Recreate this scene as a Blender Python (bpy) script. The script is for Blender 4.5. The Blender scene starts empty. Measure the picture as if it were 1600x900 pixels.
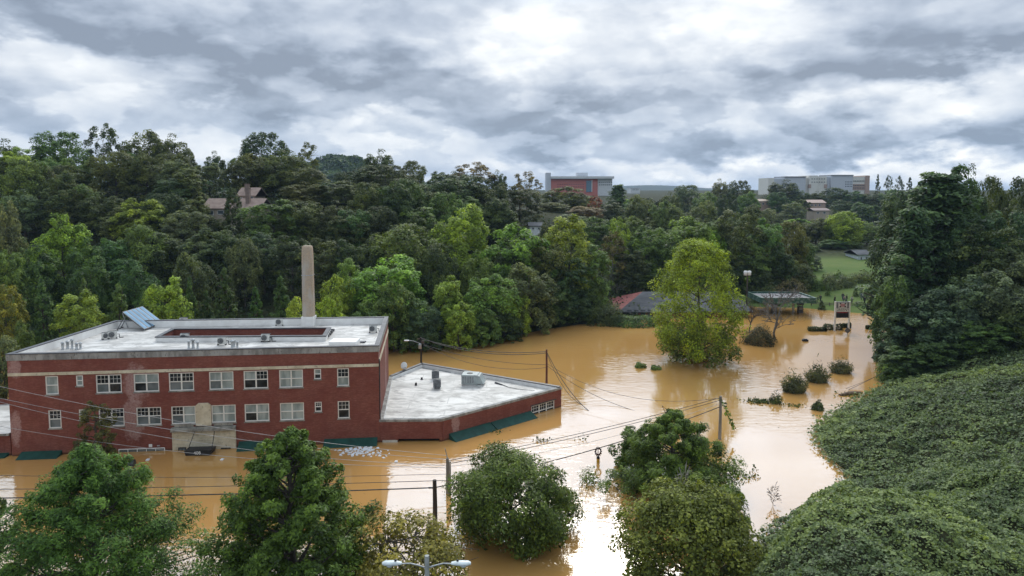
import bpy, math, random
import numpy as np
from mathutils import Vector, Matrix
R = math.radians
SC = bpy.context.scene
COL = SC.collection

# ------------------------------------------------------------------ camera, sky, sun, exposure
FPX, PITCH, HORIZ, CAMZ = 1130.0, R(4.5), 297.0, 28.0
SHIFT = (450 - HORIZ) - FPX * math.tan(PITCH)
cam_d = bpy.data.cameras.new('camera')
cam = bpy.data.objects.new('camera', cam_d)
COL.objects.link(cam)
cam.location = (0, 0, CAMZ)
cam.rotation_euler = (R(90) - PITCH, 0, 0)
cam_d.sensor_width = 36
cam_d.lens = 36 * FPX / 1600
cam_d.shift_y = -SHIFT / 1600
cam_d.clip_start, cam_d.clip_end = 0.5, 12000
SC.camera = cam
SC.render.resolution_x, SC.render.resolution_y = 1024, 576
SC.view_settings.view_transform = 'Standard'
SC.view_settings.look = 'None'
SC.view_settings.exposure = 0.22
SC.view_settings.gamma = 1.0
SC.view_settings.use_curve_mapping = False
SC.cycles.max_bounces = 6
SC.cycles.diffuse_bounces = 2
SC.cycles.glossy_bounces = 3
SC.cycles.transmission_bounces = 3
SC.cycles.volume_bounces = 0
SC.cycles.caustics_reflective = False
SC.cycles.caustics_refractive = False
SC.cycles.use_denoising = True
SC.cycles.use_adaptive_sampling = True
SC.cycles.adaptive_threshold = 0.015

SUN_AZ, SUN_EL = R(6), R(38)          # the bright gap in the cloud lies ahead of the camera
sun_d = bpy.data.lights.new('sun', 'SUN')
sun_d.energy, sun_d.angle, sun_d.color = 1.45, R(25), (1, .92, .79)
sun = bpy.data.objects.new('sun', sun_d)
COL.objects.link(sun)
sun.rotation_euler = (R(90) - SUN_EL, 0, R(180) - SUN_AZ)
sun.location = (0, 0, 60)

class NT:
    """small helper for shader node trees"""
    def __init__(s, tree):
        s.t = tree; tree.nodes.clear()
    def n(s, typ, **kw):
        nd = s.t.nodes.new(typ)
        for k, v in kw.items():
            if k[0] == 'i' and k[1:].isdigit(): s.put(nd.inputs[int(k[1:])], v)
            else: setattr(nd, k, v)
        return nd
    def put(s, sock, v):
        if isinstance(v, bpy.types.NodeSocket): s.t.links.new(v, sock)
        elif isinstance(v, bpy.types.Node): s.t.links.new(v.outputs[0], sock)
        else: sock.default_value = v
    def m(s, op, a, b=None, c=None, clamp=False):
        nd = s.t.nodes.new('ShaderNodeMath'); nd.operation = op; nd.use_clamp = clamp
        s.put(nd.inputs[0], a)
        if b is not None: s.put(nd.inputs[1], b)
        if c is not None: s.put(nd.inputs[2], c)
        return nd.outputs[0]
    def smooth(s, x, a, b, lo=0., hi=1.):
        nd = s.t.nodes.new('ShaderNodeMapRange'); nd.interpolation_type = 'SMOOTHSTEP'
        for k, v in enumerate((x, a, b, lo, hi)): s.put(nd.inputs[k], v)
        return nd.outputs[0]
    def noise(s, vec, scale, detail=4, rough=.5, dist=0., dim='3D'):
        nd = s.t.nodes.new('ShaderNodeTexNoise'); nd.noise_dimensions = dim
        if vec is not None: s.put(nd.inputs['Vector'], vec)
        nd.inputs['Scale'].default_value = scale; nd.inputs['Detail'].default_value = detail
        nd.inputs['Roughness'].default_value = rough; nd.inputs['Distortion'].default_value = dist
        return nd.outputs[0]
    def mix(s, f, a, b, mode='MIX'):
        nd = s.t.nodes.new('ShaderNodeMix'); nd.data_type = 'RGBA'; nd.blend_type = mode
        s.put(nd.inputs[0], f)
        for k, v in ((6, a), (7, b)):
            if isinstance(v, (tuple, list)) and len(v) == 3: v = (*v, 1)
            s.put(nd.inputs[k], v)
        return nd.outputs[2]
    def xyz(s, x, y, z):
        nd = s.t.nodes.new('ShaderNodeCombineXYZ')
        for k, v in enumerate((x, y, z)): s.put(nd.inputs[k], v)
        return nd.outputs[0]
    def vscale(s, v, sc):
        nd = s.t.nodes.new('ShaderNodeVectorMath'); nd.operation = 'MULTIPLY'
        s.put(nd.inputs[0], v); nd.inputs[1].default_value = sc
        return nd.outputs[0]

def build_sky():
    w = bpy.data.worlds.new('World'); SC.world = w; w.use_nodes = True
    T = NT(w.node_tree)
    tc = T.n('ShaderNodeTexCoord')
    sep = T.n('ShaderNodeSeparateXYZ', i0=tc.outputs['Generated'])
    dx, dy, dz = sep.outputs
    az = T.m('ARCTAN2', dx, dy)
    el = T.m('ARCSINE', dz)
    base = T.xyz(T.m('MULTIPLY', az, 1.0), T.m('MULTIPLY', el, 1.9), 0.37)
    wob = T.noise(base, 8.0, 6, .56)
    wob2 = T.noise(T.vscale(base, (1, 1.1, 3)), 11.0, 6, .56)
    azw = T.m('ADD', az, T.m('MULTIPLY', T.m('SUBTRACT', wob, .5), .20))
    elw = T.m('ADD', el, T.m('MULTIPLY', T.m('SUBTRACT', wob2, .5), .10))
    # broad banks of cloud and gaps: (azimuth, elevation, half widths, tilt, weight), angles of the real sky
    feats = [(830, 48, 40, 30, 0, .30), (750, 94, 80, 18, .1, .28), (880, 5, 70, 30, 0, .14), (1130, 18, 85, 30, .2, .42), (1010, -5, 220, 30, 0, .06),
        (1235, 165, 45, 13, .1, .24), (1425, 148, 55, 22, 0, .30), (1560, 132, 60, 18, 0, .2), (960, 90, 170, 40, 0, .12),
        (610, 186, 45, 10, .1, .26), (1000, 225, 55, 20, 0, .2), (500, 196, 110, 14, .25, .16), (50, 88, 90, 26, .2, .2), (230, 128, 70, 24, .2, .13),
        (1290, 270, 190, 9, 0, .26), (1520, 257, 120, 10, 0, .24), (1000, 270, 260, 9, 0, .1), (700, 212, 80, 17, .2, .2), (330, 222, 130, 26, 0, .16),
        (560, 30, 170, 30, .1, .06), (250, 30, 120, 25, .2, .05),
        (70, 58, 130, 14, .28, -.22), (170, 30, 190, 26, .1, -.08), (390, 104, 230, 13, .05, -.2), (330, 150, 70, 22, .25, -.15), (470, 178, 90, 18, .25, -.2),
        (622, 200, 36, 8, .3, -.24), (760, 165, 130, 22, .1, -.14), (640, 120, 150, 26, .1, -.10), (1330, 112, 260, 16, -.05, -.16), (1500, 88, 170, 13, -.1, -.12),
        (1080, 150, 130, 30, 0, -.08), (830, 228, 80, 17, 0, -.18), (950, 246, 120, 12, 0, -.16), (1460, 228, 180, 13, -.04, -.22), (1190, 245, 140, 12, 0, -.14),
        (90, 205, 150, 14, 0, -.14), (720, 20, 70, 40, 0, -.05)]
    tot = None
    for (u, v, su, sv, tilt, wt) in feats:
        a0 = math.atan((u - 800) / FPX); e0 = math.atan((HORIZ - v) / FPX * math.cos(a0))
        p = T.m('SUBTRACT', azw, a0); q = T.m('SUBTRACT', elw, e0)
        q = T.m('MULTIPLY_ADD', p, math.tan(tilt), q)
        g = T.m('ADD', T.m('POWER', T.m('MULTIPLY', p, FPX / su), 2), T.m('POWER', T.m('ADD', T.m('MULTIPLY', T.m('MAXIMUM', q, 0), FPX / sv / (2.3 if wt < 0 else .8)), T.m('MULTIPLY', T.m('MINIMUM', q, 0), FPX / sv / (.75 if wt < 0 else 1.7))), 2))
        g = T.m('MULTIPLY', T.m('EXPONENT', T.m('MULTIPLY', g, -.5)), wt * (.85 if wt < 0 else 1.))
        tot = g if tot is None else T.m('ADD', tot, g)
    n1 = T.noise(base, 4.5, 5, .5, .1)
    n2 = T.noise(T.vscale(base, (1, 1.25, 1)), 11.0, 6, .52, .1)
    puff = T.smooth(n2, .48, .575, -.5, .5)
    B = T.m('ADD', T.m('MULTIPLY', tot, 1.0), .565)
    B = T.m('MULTIPLY_ADD', T.m('SUBTRACT', n1, .5), .20, B)
    shift = T.n('ShaderNodeVectorMath', i0=base); shift.inputs[1].default_value = (0.004, .030, 0)
    nn2 = T.noise(shift.outputs[0], 8.0, 5, .5, .1); nn1 = T.noise(base, 8.0, 5, .5, .1)
    B = T.m('ADD', B, T.m('MULTIPLY', T.m('SUBTRACT', nn1, nn2), .75))
    amp = T.smooth(el, .02, .24, .16, .06)
    B = T.m('ADD', B, T.m('MULTIPLY', puff, amp))
    B = T.m('MAXIMUM', B, .31)
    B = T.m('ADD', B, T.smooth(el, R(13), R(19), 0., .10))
    # brighter toward the hidden sun and the zenith, duller behind the camera
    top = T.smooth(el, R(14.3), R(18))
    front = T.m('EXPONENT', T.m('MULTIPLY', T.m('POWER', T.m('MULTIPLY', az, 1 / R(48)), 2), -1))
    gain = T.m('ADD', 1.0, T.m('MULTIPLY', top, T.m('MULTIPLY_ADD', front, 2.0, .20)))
    sat = T.smooth(B, .2, 1.0)
    low = T.smooth(el, .0, .15)
    tint_dark = T.mix(low, (.72, .985, 1.40), (.81, .985, 1.27))
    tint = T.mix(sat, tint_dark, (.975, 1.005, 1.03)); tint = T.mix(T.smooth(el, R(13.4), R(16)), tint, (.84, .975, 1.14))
    col = T.mix(1.0, tint, T.n('ShaderNodeCombineColor', i0=B, i1=B, i2=B).outputs[0], 'MULTIPLY')
    sky = T.n('ShaderNodeTexSky', sky_type='NISHITA', sun_disc=False, sun_elevation=SUN_EL, sun_rotation=SUN_AZ)
    bg0 = T.n('ShaderNodeBackground', i0=sky.outputs[0], i1=.05)
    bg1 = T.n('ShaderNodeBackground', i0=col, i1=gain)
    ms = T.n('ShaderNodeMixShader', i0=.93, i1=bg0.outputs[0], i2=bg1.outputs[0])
    out = T.n('ShaderNodeOutputWorld')
    T.t.links.new(ms.outputs[0], out.inputs[0])
build_sky()

# ------------------------------------------------------------------ from a view direction to a place on the ground
_up = np.array([0, math.sin(PITCH), math.cos(PITCH)]); _fw = np.array([0, math.cos(PITCH), -math.sin(PITCH)])
def ray(u, v):
    return np.array([1., 0, 0]) * (u - 800) / FPX + _up * (450 - SHIFT - v) / FPX + _fw
def P(u, v, z=0.):
    r = ray(u, v); t = (z - CAMZ) / r[2]
    return np.array([0, 0, CAMZ]) + r * t
def D(u, v, d):
    r = ray(u, v); return np.array([0, 0, CAMZ]) + r * (d / r[1])
def zat(v, d): return D(800, v, d)[2]

# ------------------------------------------------------------------ objects
LOC = {}
def mark(o, label=None, cat=None, group=None, kind=None):
    if label: o['label'] = label
    if cat: o['category'] = cat
    if group: o['group'] = group
    if kind: o['kind'] = kind
    return o
def empty(name, loc, label, cat, group=None, rz=0.):
    o = bpy.data.objects.new(name, None); COL.objects.link(o)
    o.location = [float(c) for c in loc]; o.rotation_euler.z = rz; o.empty_display_size = .3
    LOC[o.name] = np.array(loc, float)
    return mark(o, label, cat, group)
def link(name, mesh, parent=None, mat=None, color=None):
    o = bpy.data.objects.new(name, mesh); COL.objects.link(o)
    if parent is not None: o.parent = parent
    if mat is not None and not mesh.materials: mesh.materials.append(mat)
    if color is not None: o.color = (*color, 1)
    return o

class MB:
    """collects faces and links them as ONE mesh object"""
    def __init__(s): s.v = []; s.f = []; s.sm = []
    def add(s, verts, faces, smooth=False):
        b = len(s.v); s.v += [tuple(float(c) for c in p) for p in verts]
        s.f += [tuple(b + i for i in f) for f in faces]; s.sm += [smooth] * len(faces); return s
    def quad(s, a, b, c, d): return s.add([a, b, c, d], [(0, 1, 2, 3)])
    def hexa(s, p):   # 8 points: bottom ring 0-3, top ring 4-7
        return s.add(p, [(3, 2, 1, 0), (4, 5, 6, 7), (0, 1, 5, 4), (1, 2, 6, 5), (2, 3, 7, 6), (3, 0, 4, 7)])
    def box(s, x0, x1, y0, y1, z0, z1):
        return s.hexa([(x0, y0, z0), (x1, y0, z0), (x1, y1, z0), (x0, y1, z0), (x0, y0, z1), (x1, y0, z1), (x1, y1, z1), (x0, y1, z1)])
    def obox(s, c, ax, ay, hx, hy, z0, z1):   # box on horizontal axes ax, ay round c
        c = np.array(c, float); ax = np.array([*ax, 0.][:3]); ay = np.array([*ay, 0.][:3]); q = []
        for z in (z0, z1):
            for i, j in ((-1, -1), (1, -1), (1, 1), (-1, 1)):
                p = c + ax * hx * i + ay * hy * j; q.append((p[0], p[1], z))
        return s.hexa(q)
    def bevbox(s, x0, x1, y0, y1, z0, z1, b):
        q = []
        for z, i in ((z0, b), (z0 + b, 0), (z1 - b, 0), (z1, b)):
            q += [(x0 + i, y0 + i, z), (x1 - i, y0 + i, z), (x1 - i, y1 - i, z), (x0 + i, y1 - i, z)]
        f = [(3, 2, 1, 0), (12, 13, 14, 15)]
        for l in range(3):
            for k in range(4):
                f.append((l * 4 + k, l * 4 + (k + 1) % 4, l * 4 + 4 + (k + 1) % 4, l * 4 + 4 + k))
        return s.add(q, f)
    def tube(s, pts, rad, n=6, cap=True, smooth=True):
        pts = [np.array(p, float) for p in pts]; k = len(pts)
        if not hasattr(rad, '__len__'): rad = [rad] * k
        V = []; ref = np.array([.31, .17, .93])
        for i in range(k):
            t = pts[min(i + 1, k - 1)] - pts[max(i - 1, 0)]; t = t / (np.linalg.norm(t) + 1e-9)
            if abs(t @ ref) > .95: ref = np.array([.9, .3, .1])
            a = np.cross(t, ref); a /= np.linalg.norm(a); b = np.cross(t, a)
            for j in range(n):
                w = 2 * math.pi * j / n
                V.append(pts[i] + (a * math.cos(w) + b * math.sin(w)) * rad[i])
        F = [(i * n + j, i * n + (j + 1) % n, (i + 1) * n + (j + 1) % n, (i + 1) * n + j) for i in range(k - 1) for j in range(n)]
        s.add(V, F, smooth)
        if cap:
            s.add(V[:n], [tuple(range(n))[::-1]]); s.add(V[-n:], [tuple(range(n))])
        return s
    def lathe(s, c, prof, n=12, smooth=True):
        V = [(c[0] + r * math.cos(2 * math.pi * j / n), c[1] + r * math.sin(2 * math.pi * j / n), c[2] + z) for r, z in prof for j in range(n)]
        k = len(prof)
        F = [(i * n + j, i * n + (j + 1) % n, (i + 1) * n + (j + 1) % n, (i + 1) * n + j) for i in range(k - 1) for j in range(n)]
        s.add(V, F, smooth); s.add(V[-n:], [tuple(range(n))]); s.add(V[:n], [tuple(range(n))[::-1]])
        return s
    def prism(s, poly, z0, z1):
        n = len(poly)
        V = [(p[0], p[1], z0) for p in poly] + [(p[0], p[1], z1) for p in poly]
        F = [tuple(range(n))[::-1], tuple(range(n, 2 * n))] + [(i, (i + 1) % n, n + (i + 1) % n, n + i) for i in range(n)]
        return s.add(V, F)
    def ring(s, outer, inner, z0, z1):
        n = len(outer)
        V = [(p[0], p[1], z) for z in (z0, z1) for p in outer] + [(p[0], p[1], z) for z in (z0, z1) for p in inner]
        F = []
        for i in range(n):
            j = (i + 1) % n
            F += [(i, j, n + j, n + i), (2 * n + j, 2 * n + i, 3 * n + i, 3 * n + j), (n + i, n + j, 3 * n + j, 3 * n + i), (j, i, 2 * n + i, 2 * n + j)]
        return s.add(V, F)
    def build(s, name, mat, parent=None, off=None, color=None):
        me = bpy.data.meshes.new(name)
        V = np.array(s.v, float)
        if off is None and parent is not None: off = LOC.get(parent.name)
        if off is not None: V = V - np.array(off)
        me.from_pydata([tuple(p) for p in V], [], s.f)
        uv = me.uv_layers.new(name='UVMap')
        me.polygons.foreach_set('use_smooth', s.sm)
        buf = np.zeros(len(me.loops) * 2, np.float32)
        for p in me.polygons:
            n = p.normal
            h = math.hypot(n.x, n.y)
            for li in p.loop_indices:
                c = V[me.loops[li].vertex_index]
                if abs(n.z) < .75 and h > 0: buf[2 * li] = (-n.y * c[0] + n.x * c[1]) / h; buf[2 * li + 1] = c[2]
                else: buf[2 * li] = c[0]; buf[2 * li + 1] = c[1]
        uv.data.foreach_set('uv', buf)
        me.materials.append(mat); me.update()
        o = link(name, me, parent, color=color)
        if off is not None: LOC[o.name] = np.array(off)
        return o

def copy_tree(o, parent=None):
    c = o.copy(); COL.objects.link(c)
    if parent is not None: c.parent = parent
    for ch in [x for x in COL.objects if x.parent == o]: copy_tree(ch, c)
    return c
def offset_poly(poly, d):     # positive d = inward for a counter-clockwise polygon
    n = len(poly); out = []
    for i in range(n):
        a, b, c = (np.array(poly[(i + k - 1) % n][:2], float) for k in range(3))
        t1 = (b - a) / np.linalg.norm(b - a); t2 = (c - b) / np.linalg.norm(c - b)
        n1 = np.array([-t1[1], t1[0]]); n2 = np.array([-t2[1], t2[0]])
        m = n1 + n2; m = m / (m @ n1)
        out.append(tuple(b + m * d))
    return out

# ------------------------------------------------------------------ materials
MATS = {}
def material(name, fn):
    m = bpy.data.materials.new(name); m.use_nodes = True
    T = NT(m.node_tree)
    out = T.n('ShaderNodeOutputMaterial')
    sh = fn(T)
    T.t.links.new(sh if isinstance(sh, bpy.types.NodeSocket) else sh.outputs[0], out.inputs[0])
    MATS[name] = m
    return m
def princ(T, col, rough=.6, metal=0., spec=.5, bump=None, bstr=.3, bdist=.05):
    p = T.n('ShaderNodeBsdfPrincipled')
    if isinstance(col, (tuple, list)) and len(col) == 3: col = (*col, 1)
    T.put(p.inputs['Base Color'], col); T.put(p.inputs['Roughness'], rough)
    T.put(p.inputs['Metallic'], metal); T.put(p.inputs['Specular IOR Level'], spec)
    if bump is not None:
        b = T.n('ShaderNodeBump'); b.inputs['Strength'].default_value = bstr; b.inputs['Distance'].default_value = bdist
        T.put(b.inputs['Height'], bump); T.t.links.new(b.outputs[0], p.inputs['Normal'])
    return p
def mottled(name, c1, c2, scale=2., rough=.7, metal=0., spec=.4, lo=.35, hi=.65, stretch=(1, 1, 1), c3=None):
    def fn(T):
        co = T.n('ShaderNodeTexCoord').outputs['Object']
        n = T.noise(T.vscale(co, stretch), scale, 6, .6)
        c = T.mix(T.smooth(n, lo, hi), c1, c2)
        if c3:
            n2 = T.noise(T.vscale(co, stretch), scale * 3.7, 5, .65)
            c = T.mix(T.smooth(n2, .56, .7), c, c3)
        return princ(T, c, rough, metal, spec, n, .15, .02)
    return material(name, fn)

def m_leaf(T):
    oi = T.n('ShaderNodeObjectInfo')
    a = T.n('ShaderNodeAttribute', attribute_name='leaf_tone')
    b = T.n('ShaderNodeAttribute', attribute_name='clump_tone')
    lt, ct = a.outputs['Fac'], b.outputs['Fac']
    k = T.m('ADD', T.m('MULTIPLY_ADD', lt, 1.0, .35), T.m('MULTIPLY_ADD', ct, 1.0, -.3))
    col = T.mix(1., oi.outputs['Color'], T.n('ShaderNodeCombineColor', i0=k, i1=k, i2=k).outputs[0], 'MULTIPLY')
    warm = T.mix(1., col, (1.22, 1.08, .75), 'MULTIPLY')
    col = T.mix(T.smooth(T.m('ADD', T.m('MULTIPLY', lt, .5), T.m('MULTIPLY', ct, .7)), .45, 1.1), col, warm)
    d = princ(T, col, .6, 0, .22)
    tr = T.n('ShaderNodeBsdfTranslucent', i0=T.mix(1., col, (1.5, 1.5, .7), 'MULTIPLY'))
    return T.n('ShaderNodeMixShader', i0=.26, i1=d.outputs[0], i2=tr.outputs[0])
LEAF = material('leaf', m_leaf)
BARK = mottled('bark', (.055, .045, .036), (.12, .10, .08), 3, .9, stretch=(1, 1, .2))
PALEBARK = mottled('pale_bark', (.16, .14, .11), (.32, .29, .25), 2, .9, stretch=(1, 1, .3))
# ------------------------------------------------------------------ flood water and ground
def px2(l): return [tuple(P(u, v)[:2]) for u, v in l]
SHORE = ([(-420., 122.), (-150, 124), (-60, 124)] +
         px2([(612, 546), (700, 543), (745, 538), (800, 526), (850, 515), (905, 507), (960, 504), (1010, 500), (1060, 486), (1150, 478), (1200, 480), (1265, 482), (1305, 486), (1340, 489), (1368, 492),
              (1380, 500), (1388, 530), (1386, 560), (1392, 585), (1386, 604), (1345, 626), (1292, 655), (1279, 676), (1283, 698), (1305, 722), (1334, 744)]) +
         [(29, 63), (23, 58.5), (17, 52), (13.4, 46), (12.6, 42), (8, 45), (0, 47), (-30, 46.5), (-60, 44), (-420, 40)])
SHN = np.array(SHORE)
def shore_dist(x, y):
    """distance to the shoreline, negative over the water"""
    x = np.asarray(x, float); y = np.asarray(y, float)
    dmin = np.full(x.shape, 1e9); ins = np.zeros(x.shape, bool)
    n = len(SHN)
    for i in range(n):
        a, b = SHN[i], SHN[(i + 1) % n]
        ab = b - a; L2 = ab @ ab
        t = np.clip(((x - a[0]) * ab[0] + (y - a[1]) * ab[1]) / L2, 0, 1)
        dmin = np.minimum(dmin, np.hypot(x - a[0] - t * ab[0], y - a[1] - t * ab[1]))
        c = ((a[1] > y) != (b[1] > y)) & (x < (b[0] - a[0]) * (y - a[1]) / (b[1] - a[1] + 1e-12) + a[0])
        ins ^= c
    return np.where(ins, -dmin, dmin)
def sst(x, a, b):
    t = np.clip((x - a) / (b - a), 0, 1); return t * t * (3 - 2 * t)
def wav(x, y, s, k):
    return (np.sin(x * s + 1.3 * k + 1.7 * np.sin(y * s * .7 + k)) + np.sin(y * s * 1.1 + 2.1 * k + 1.5 * np.sin(x * s * .8 - k))) * .5
def ground_z(x, y):
    x = np.asarray(x, float); y = np.asarray(y, float)
    sd = shore_dist(x, y); p = np.maximum(sd, 0)
    # wooded ridge ahead and to the left, sinking to the right
    A = 25 - 6 * sst(x, -60, 20) - 13 * sst(x, 15, 60)
    hill = A * sst(p, 10, 92) + np.minimum(p * .25, 1.2)
    # open lawn right of the middle
    lawn = np.minimum(p * .3, .5) + np.maximum(p - 2, 0) * .062
    lw = sst(x, 52, 66) * (1 - sst(y, 235, 290))
    z = hill * (1 - lw) + lawn * lw
    far = 6 + 17 * sst(y, 270, 640)
    fw = sst(y, 255, 420) * sst(x + .12 * y, -20, 70)
    z = z * (1 - fw) + far * fw
    z = z + 1.0 * sst(y, 700, 1500) * 4
    # vine-covered bank on the right
    kw = sst(x, 10, 24) * (1 - sst(y, 118, 140))
    kz = .33 * p * (1 - .3 * sst(p, 25, 60)) + (.45 * wav(x, y, .55, 1) + .3 * wav(x, y, 1.3, 2) + .12 * wav(x, y, 2.9, 5)) * sst(p, 0, 4)
    z = z * (1 - kw) + kz * kw
    # near mound of vines, steep on its water side
    md = np.minimum(sst(p, .2, 6.5) * 8.6, 8.6) * sst(x, 9.8, 14) * (1 - sst(y + .10 * (x - 18), 47.5, 57))
    md = md * (.86 + .1 * wav(x, y, .45, 3)) + sst(md, 2, 5) * (.55 * np.abs(wav(x, y, .8, 7)) + .35 * np.abs(wav(x, y, 1.7, 4)) - .4) - .13 * np.maximum(x - 22, 0) * sst(md, 0, 3)
    lump = 2.6 * np.exp(-((x - 40) / 5.5) ** 2 - ((y - 54) / 4.5) ** 2) + 1.2 * np.exp(-((x - 29) / 4) ** 2 - ((y - 50) / 3) ** 2)
    z = np.maximum(z, md + 0) + lump * (p > 0)
    # near bank under the camera
    nb = (1 - sst(y, 44, 49)) * (1 - sst(x, 6, 11))
    z = z * (1 - nb) + np.minimum(p * .3, 1.6) * nb
    # far wooded hill and the blue mountain
    z = z + 34 * np.exp(-((x + 187) / 60) ** 2 - ((y - 800) / 70) ** 2)
    z = z + (30 + 5 * wav(x, y, .004, 2)) * np.exp(-((x - 830) / 420) ** 2 - ((y - 4500) / 250) ** 2)
    return np.where(sd < 0, np.maximum(sd * .3, -.9), z)

def graded(a, b, step, lo, hi, g):
    mid = list(np.arange(a, b + .01, step)); out = mid[:]
    s = step; v = mid[-1]
    while v < hi: s *= g; v += s; out.append(v)
    s = step; v = mid[0]
    while v > lo: s *= g; v -= s; out.insert(0, v)
    return np.array(out)
gx = graded(-40, 84, 1.25, -4200, 4200, 1.09); gy = graded(26, 125, 1.25, 2, 5200, 1.06)
GX, GY = np.meshgrid(gx, gy)
GZ = ground_z(GX, GY)

def m_ground(T):
    g = T.n('ShaderNodeNewGeometry').outputs['Position']
    lawn = T.n('ShaderNodeAttribute', attribute_name='lawn').outputs['Fac']
    n = T.noise(g, .6, 6, .6); n2 = T.noise(g, .07, 4, .55)
    dirt = T.mix(T.smooth(n, .4, .6), (.018, .022, .009), (.042, .046, .018))
    dirt = T.mix(T.smooth(n2, .5, .7), dirt, (.030, .034, .016))
    gr = T.mix(T.smooth(n2, .35, .65), (.075, .125, .028), (.11, .15, .04))
    gr = T.mix(T.m('MULTIPLY', T.smooth(n, .5, .72), .5), gr, (.13, .13, .055))
    return princ(T, T.mix(lawn, dirt, gr), .95, 0, .1, n, .4, .2)
def build_ground():
    ny, nx = GX.shape
    me = bpy.data.meshes.new('ground')
    V = np.stack([GX, GY, GZ], -1).reshape(-1, 3).astype(np.float32)
    i = (np.arange(ny - 1)[:, None] * nx + np.arange(nx - 1)[None]).reshape(-1)
    F = np.stack([i, i + 1, i + nx + 1, i + nx], -1).astype(np.int32)
    me.vertices.add(len(V)); me.vertices.foreach_set('co', V.reshape(-1))
    me.loops.add(F.size); me.loops.foreach_set('vertex_index', F.reshape(-1))
    me.polygons.add(len(F)); me.polygons.foreach_set('loop_start', np.arange(0, F.size, 4, dtype=np.int32))
    me.polygons.foreach_set('use_smooth', np.ones(len(F), bool))
    me.update(calc_edges=True)
    at = me.attributes.new('lawn', 'FLOAT', 'POINT')
    lw = sst(GX, 52, 60) * (1 - sst(GY, 236, 250)) * sst(GY, 132, 140) * (1 - sst(GX, 150, 170))
    at.data.foreach_set('value', lw.reshape(-1).astype(np.float32))
    me.materials.append(material('ground', m_ground))
    mark(link('ground', me), kind='structure', label='wooded hills, grassy lawn and banks around the brown flood')
build_ground()

def m_water(T):
    g = T.n('ShaderNodeNewGeometry').outputs['Position']
    n0 = T.noise(T.vscale(g, (.035, .06, 0)), 1, 3, .5)
    col = T.mix(T.smooth(n0, .3, .7), (.47, .250, .074), (.51, .280, .088))
    w1 = T.noise(T.vscale(g, (.55, 1.25, 0)), 1., 3, .55, .4)
    w2 = T.noise(T.vscale(g, (2.4, 4.6, 0)), 1., 3, .5, .3)
    calm = T.smooth(T.noise(T.vscale(g, (.03, .05, 0)), 1, 2, .5), .38, .62, .12, 1.)
    h = T.m('MULTIPLY', T.m('ADD', T.m('MULTIPLY', w1, .042), T.m('MULTIPLY', w2, .007)), calm)
    p = princ(T, col, .035, 0, .5)
    p.inputs['IOR'].default_value = 2.7
    b = T.n('ShaderNodeBump'); b.inputs['Strength'].default_value = 1.; b.inputs['Distance'].default_value = 1.
    T.put(b.inputs['Height'], h); T.t.links.new(b.outputs[0], p.inputs['Normal'])
    return p
w = MB(); w.quad((-430, 30, 0), (130, 30, 0), (130, 200, 0), (-430, 200, 0))
mark(w.build('flood_water', material('flood_water', m_water)), kind='structure', label='muddy brown flood water covering the streets')

# ------------------------------------------------------------------ leaves
def quads_mesh(name, c, n, L, W, rng, tone, ctone, fold=.0):
    """one small rhombic leaf per centre c, facing n"""
    m = len(c)
    n = n / (np.linalg.norm(n, axis=1, keepdims=True) + 1e-9)
    t = rng.normal(size=(m, 3)); t -= n * (t * n).sum(1, keepdims=True); t /= (np.linalg.norm(t, axis=1, keepdims=True) + 1e-9)
    b = np.cross(n, t)
    L = np.broadcast_to(np.asarray(L, float).reshape(-1, 1), (m, 1)) * np.exp(rng.normal(size=(m, 1)) * .27); Wd = L * W
    V = np.stack([c - t * L / 2, c + b * Wd / 2 - n * L * fold, c + t * L / 2, c - b * Wd / 2 - n * L * fold], 1).reshape(-1, 3).astype(np.float32)
    me = bpy.data.meshes.new(name)
    me.vertices.add(4 * m); me.vertices.foreach_set('co', V.reshape(-1))
    me.loops.add(4 * m); me.loops.foreach_set('vertex_index', np.arange(4 * m, dtype=np.int32))
    me.polygons.add(m); me.polygons.foreach_set('loop_start', np.arange(0, 4 * m, 4, dtype=np.int32))
    me.update(calc_edges=True)
    for nm, val in (('leaf_tone', tone), ('clump_tone', ctone)):
        a = me.attributes.new(nm, 'FLOAT', 'FACE'); a.data.foreach_set('value', np.asarray(val, np.float32))
    me.materials.append(LEAF)
    return me
def sph(rng, m):
    d = rng.normal(size=(m, 3)); return d / np.linalg.norm(d, axis=1, keepdims=True)

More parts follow.
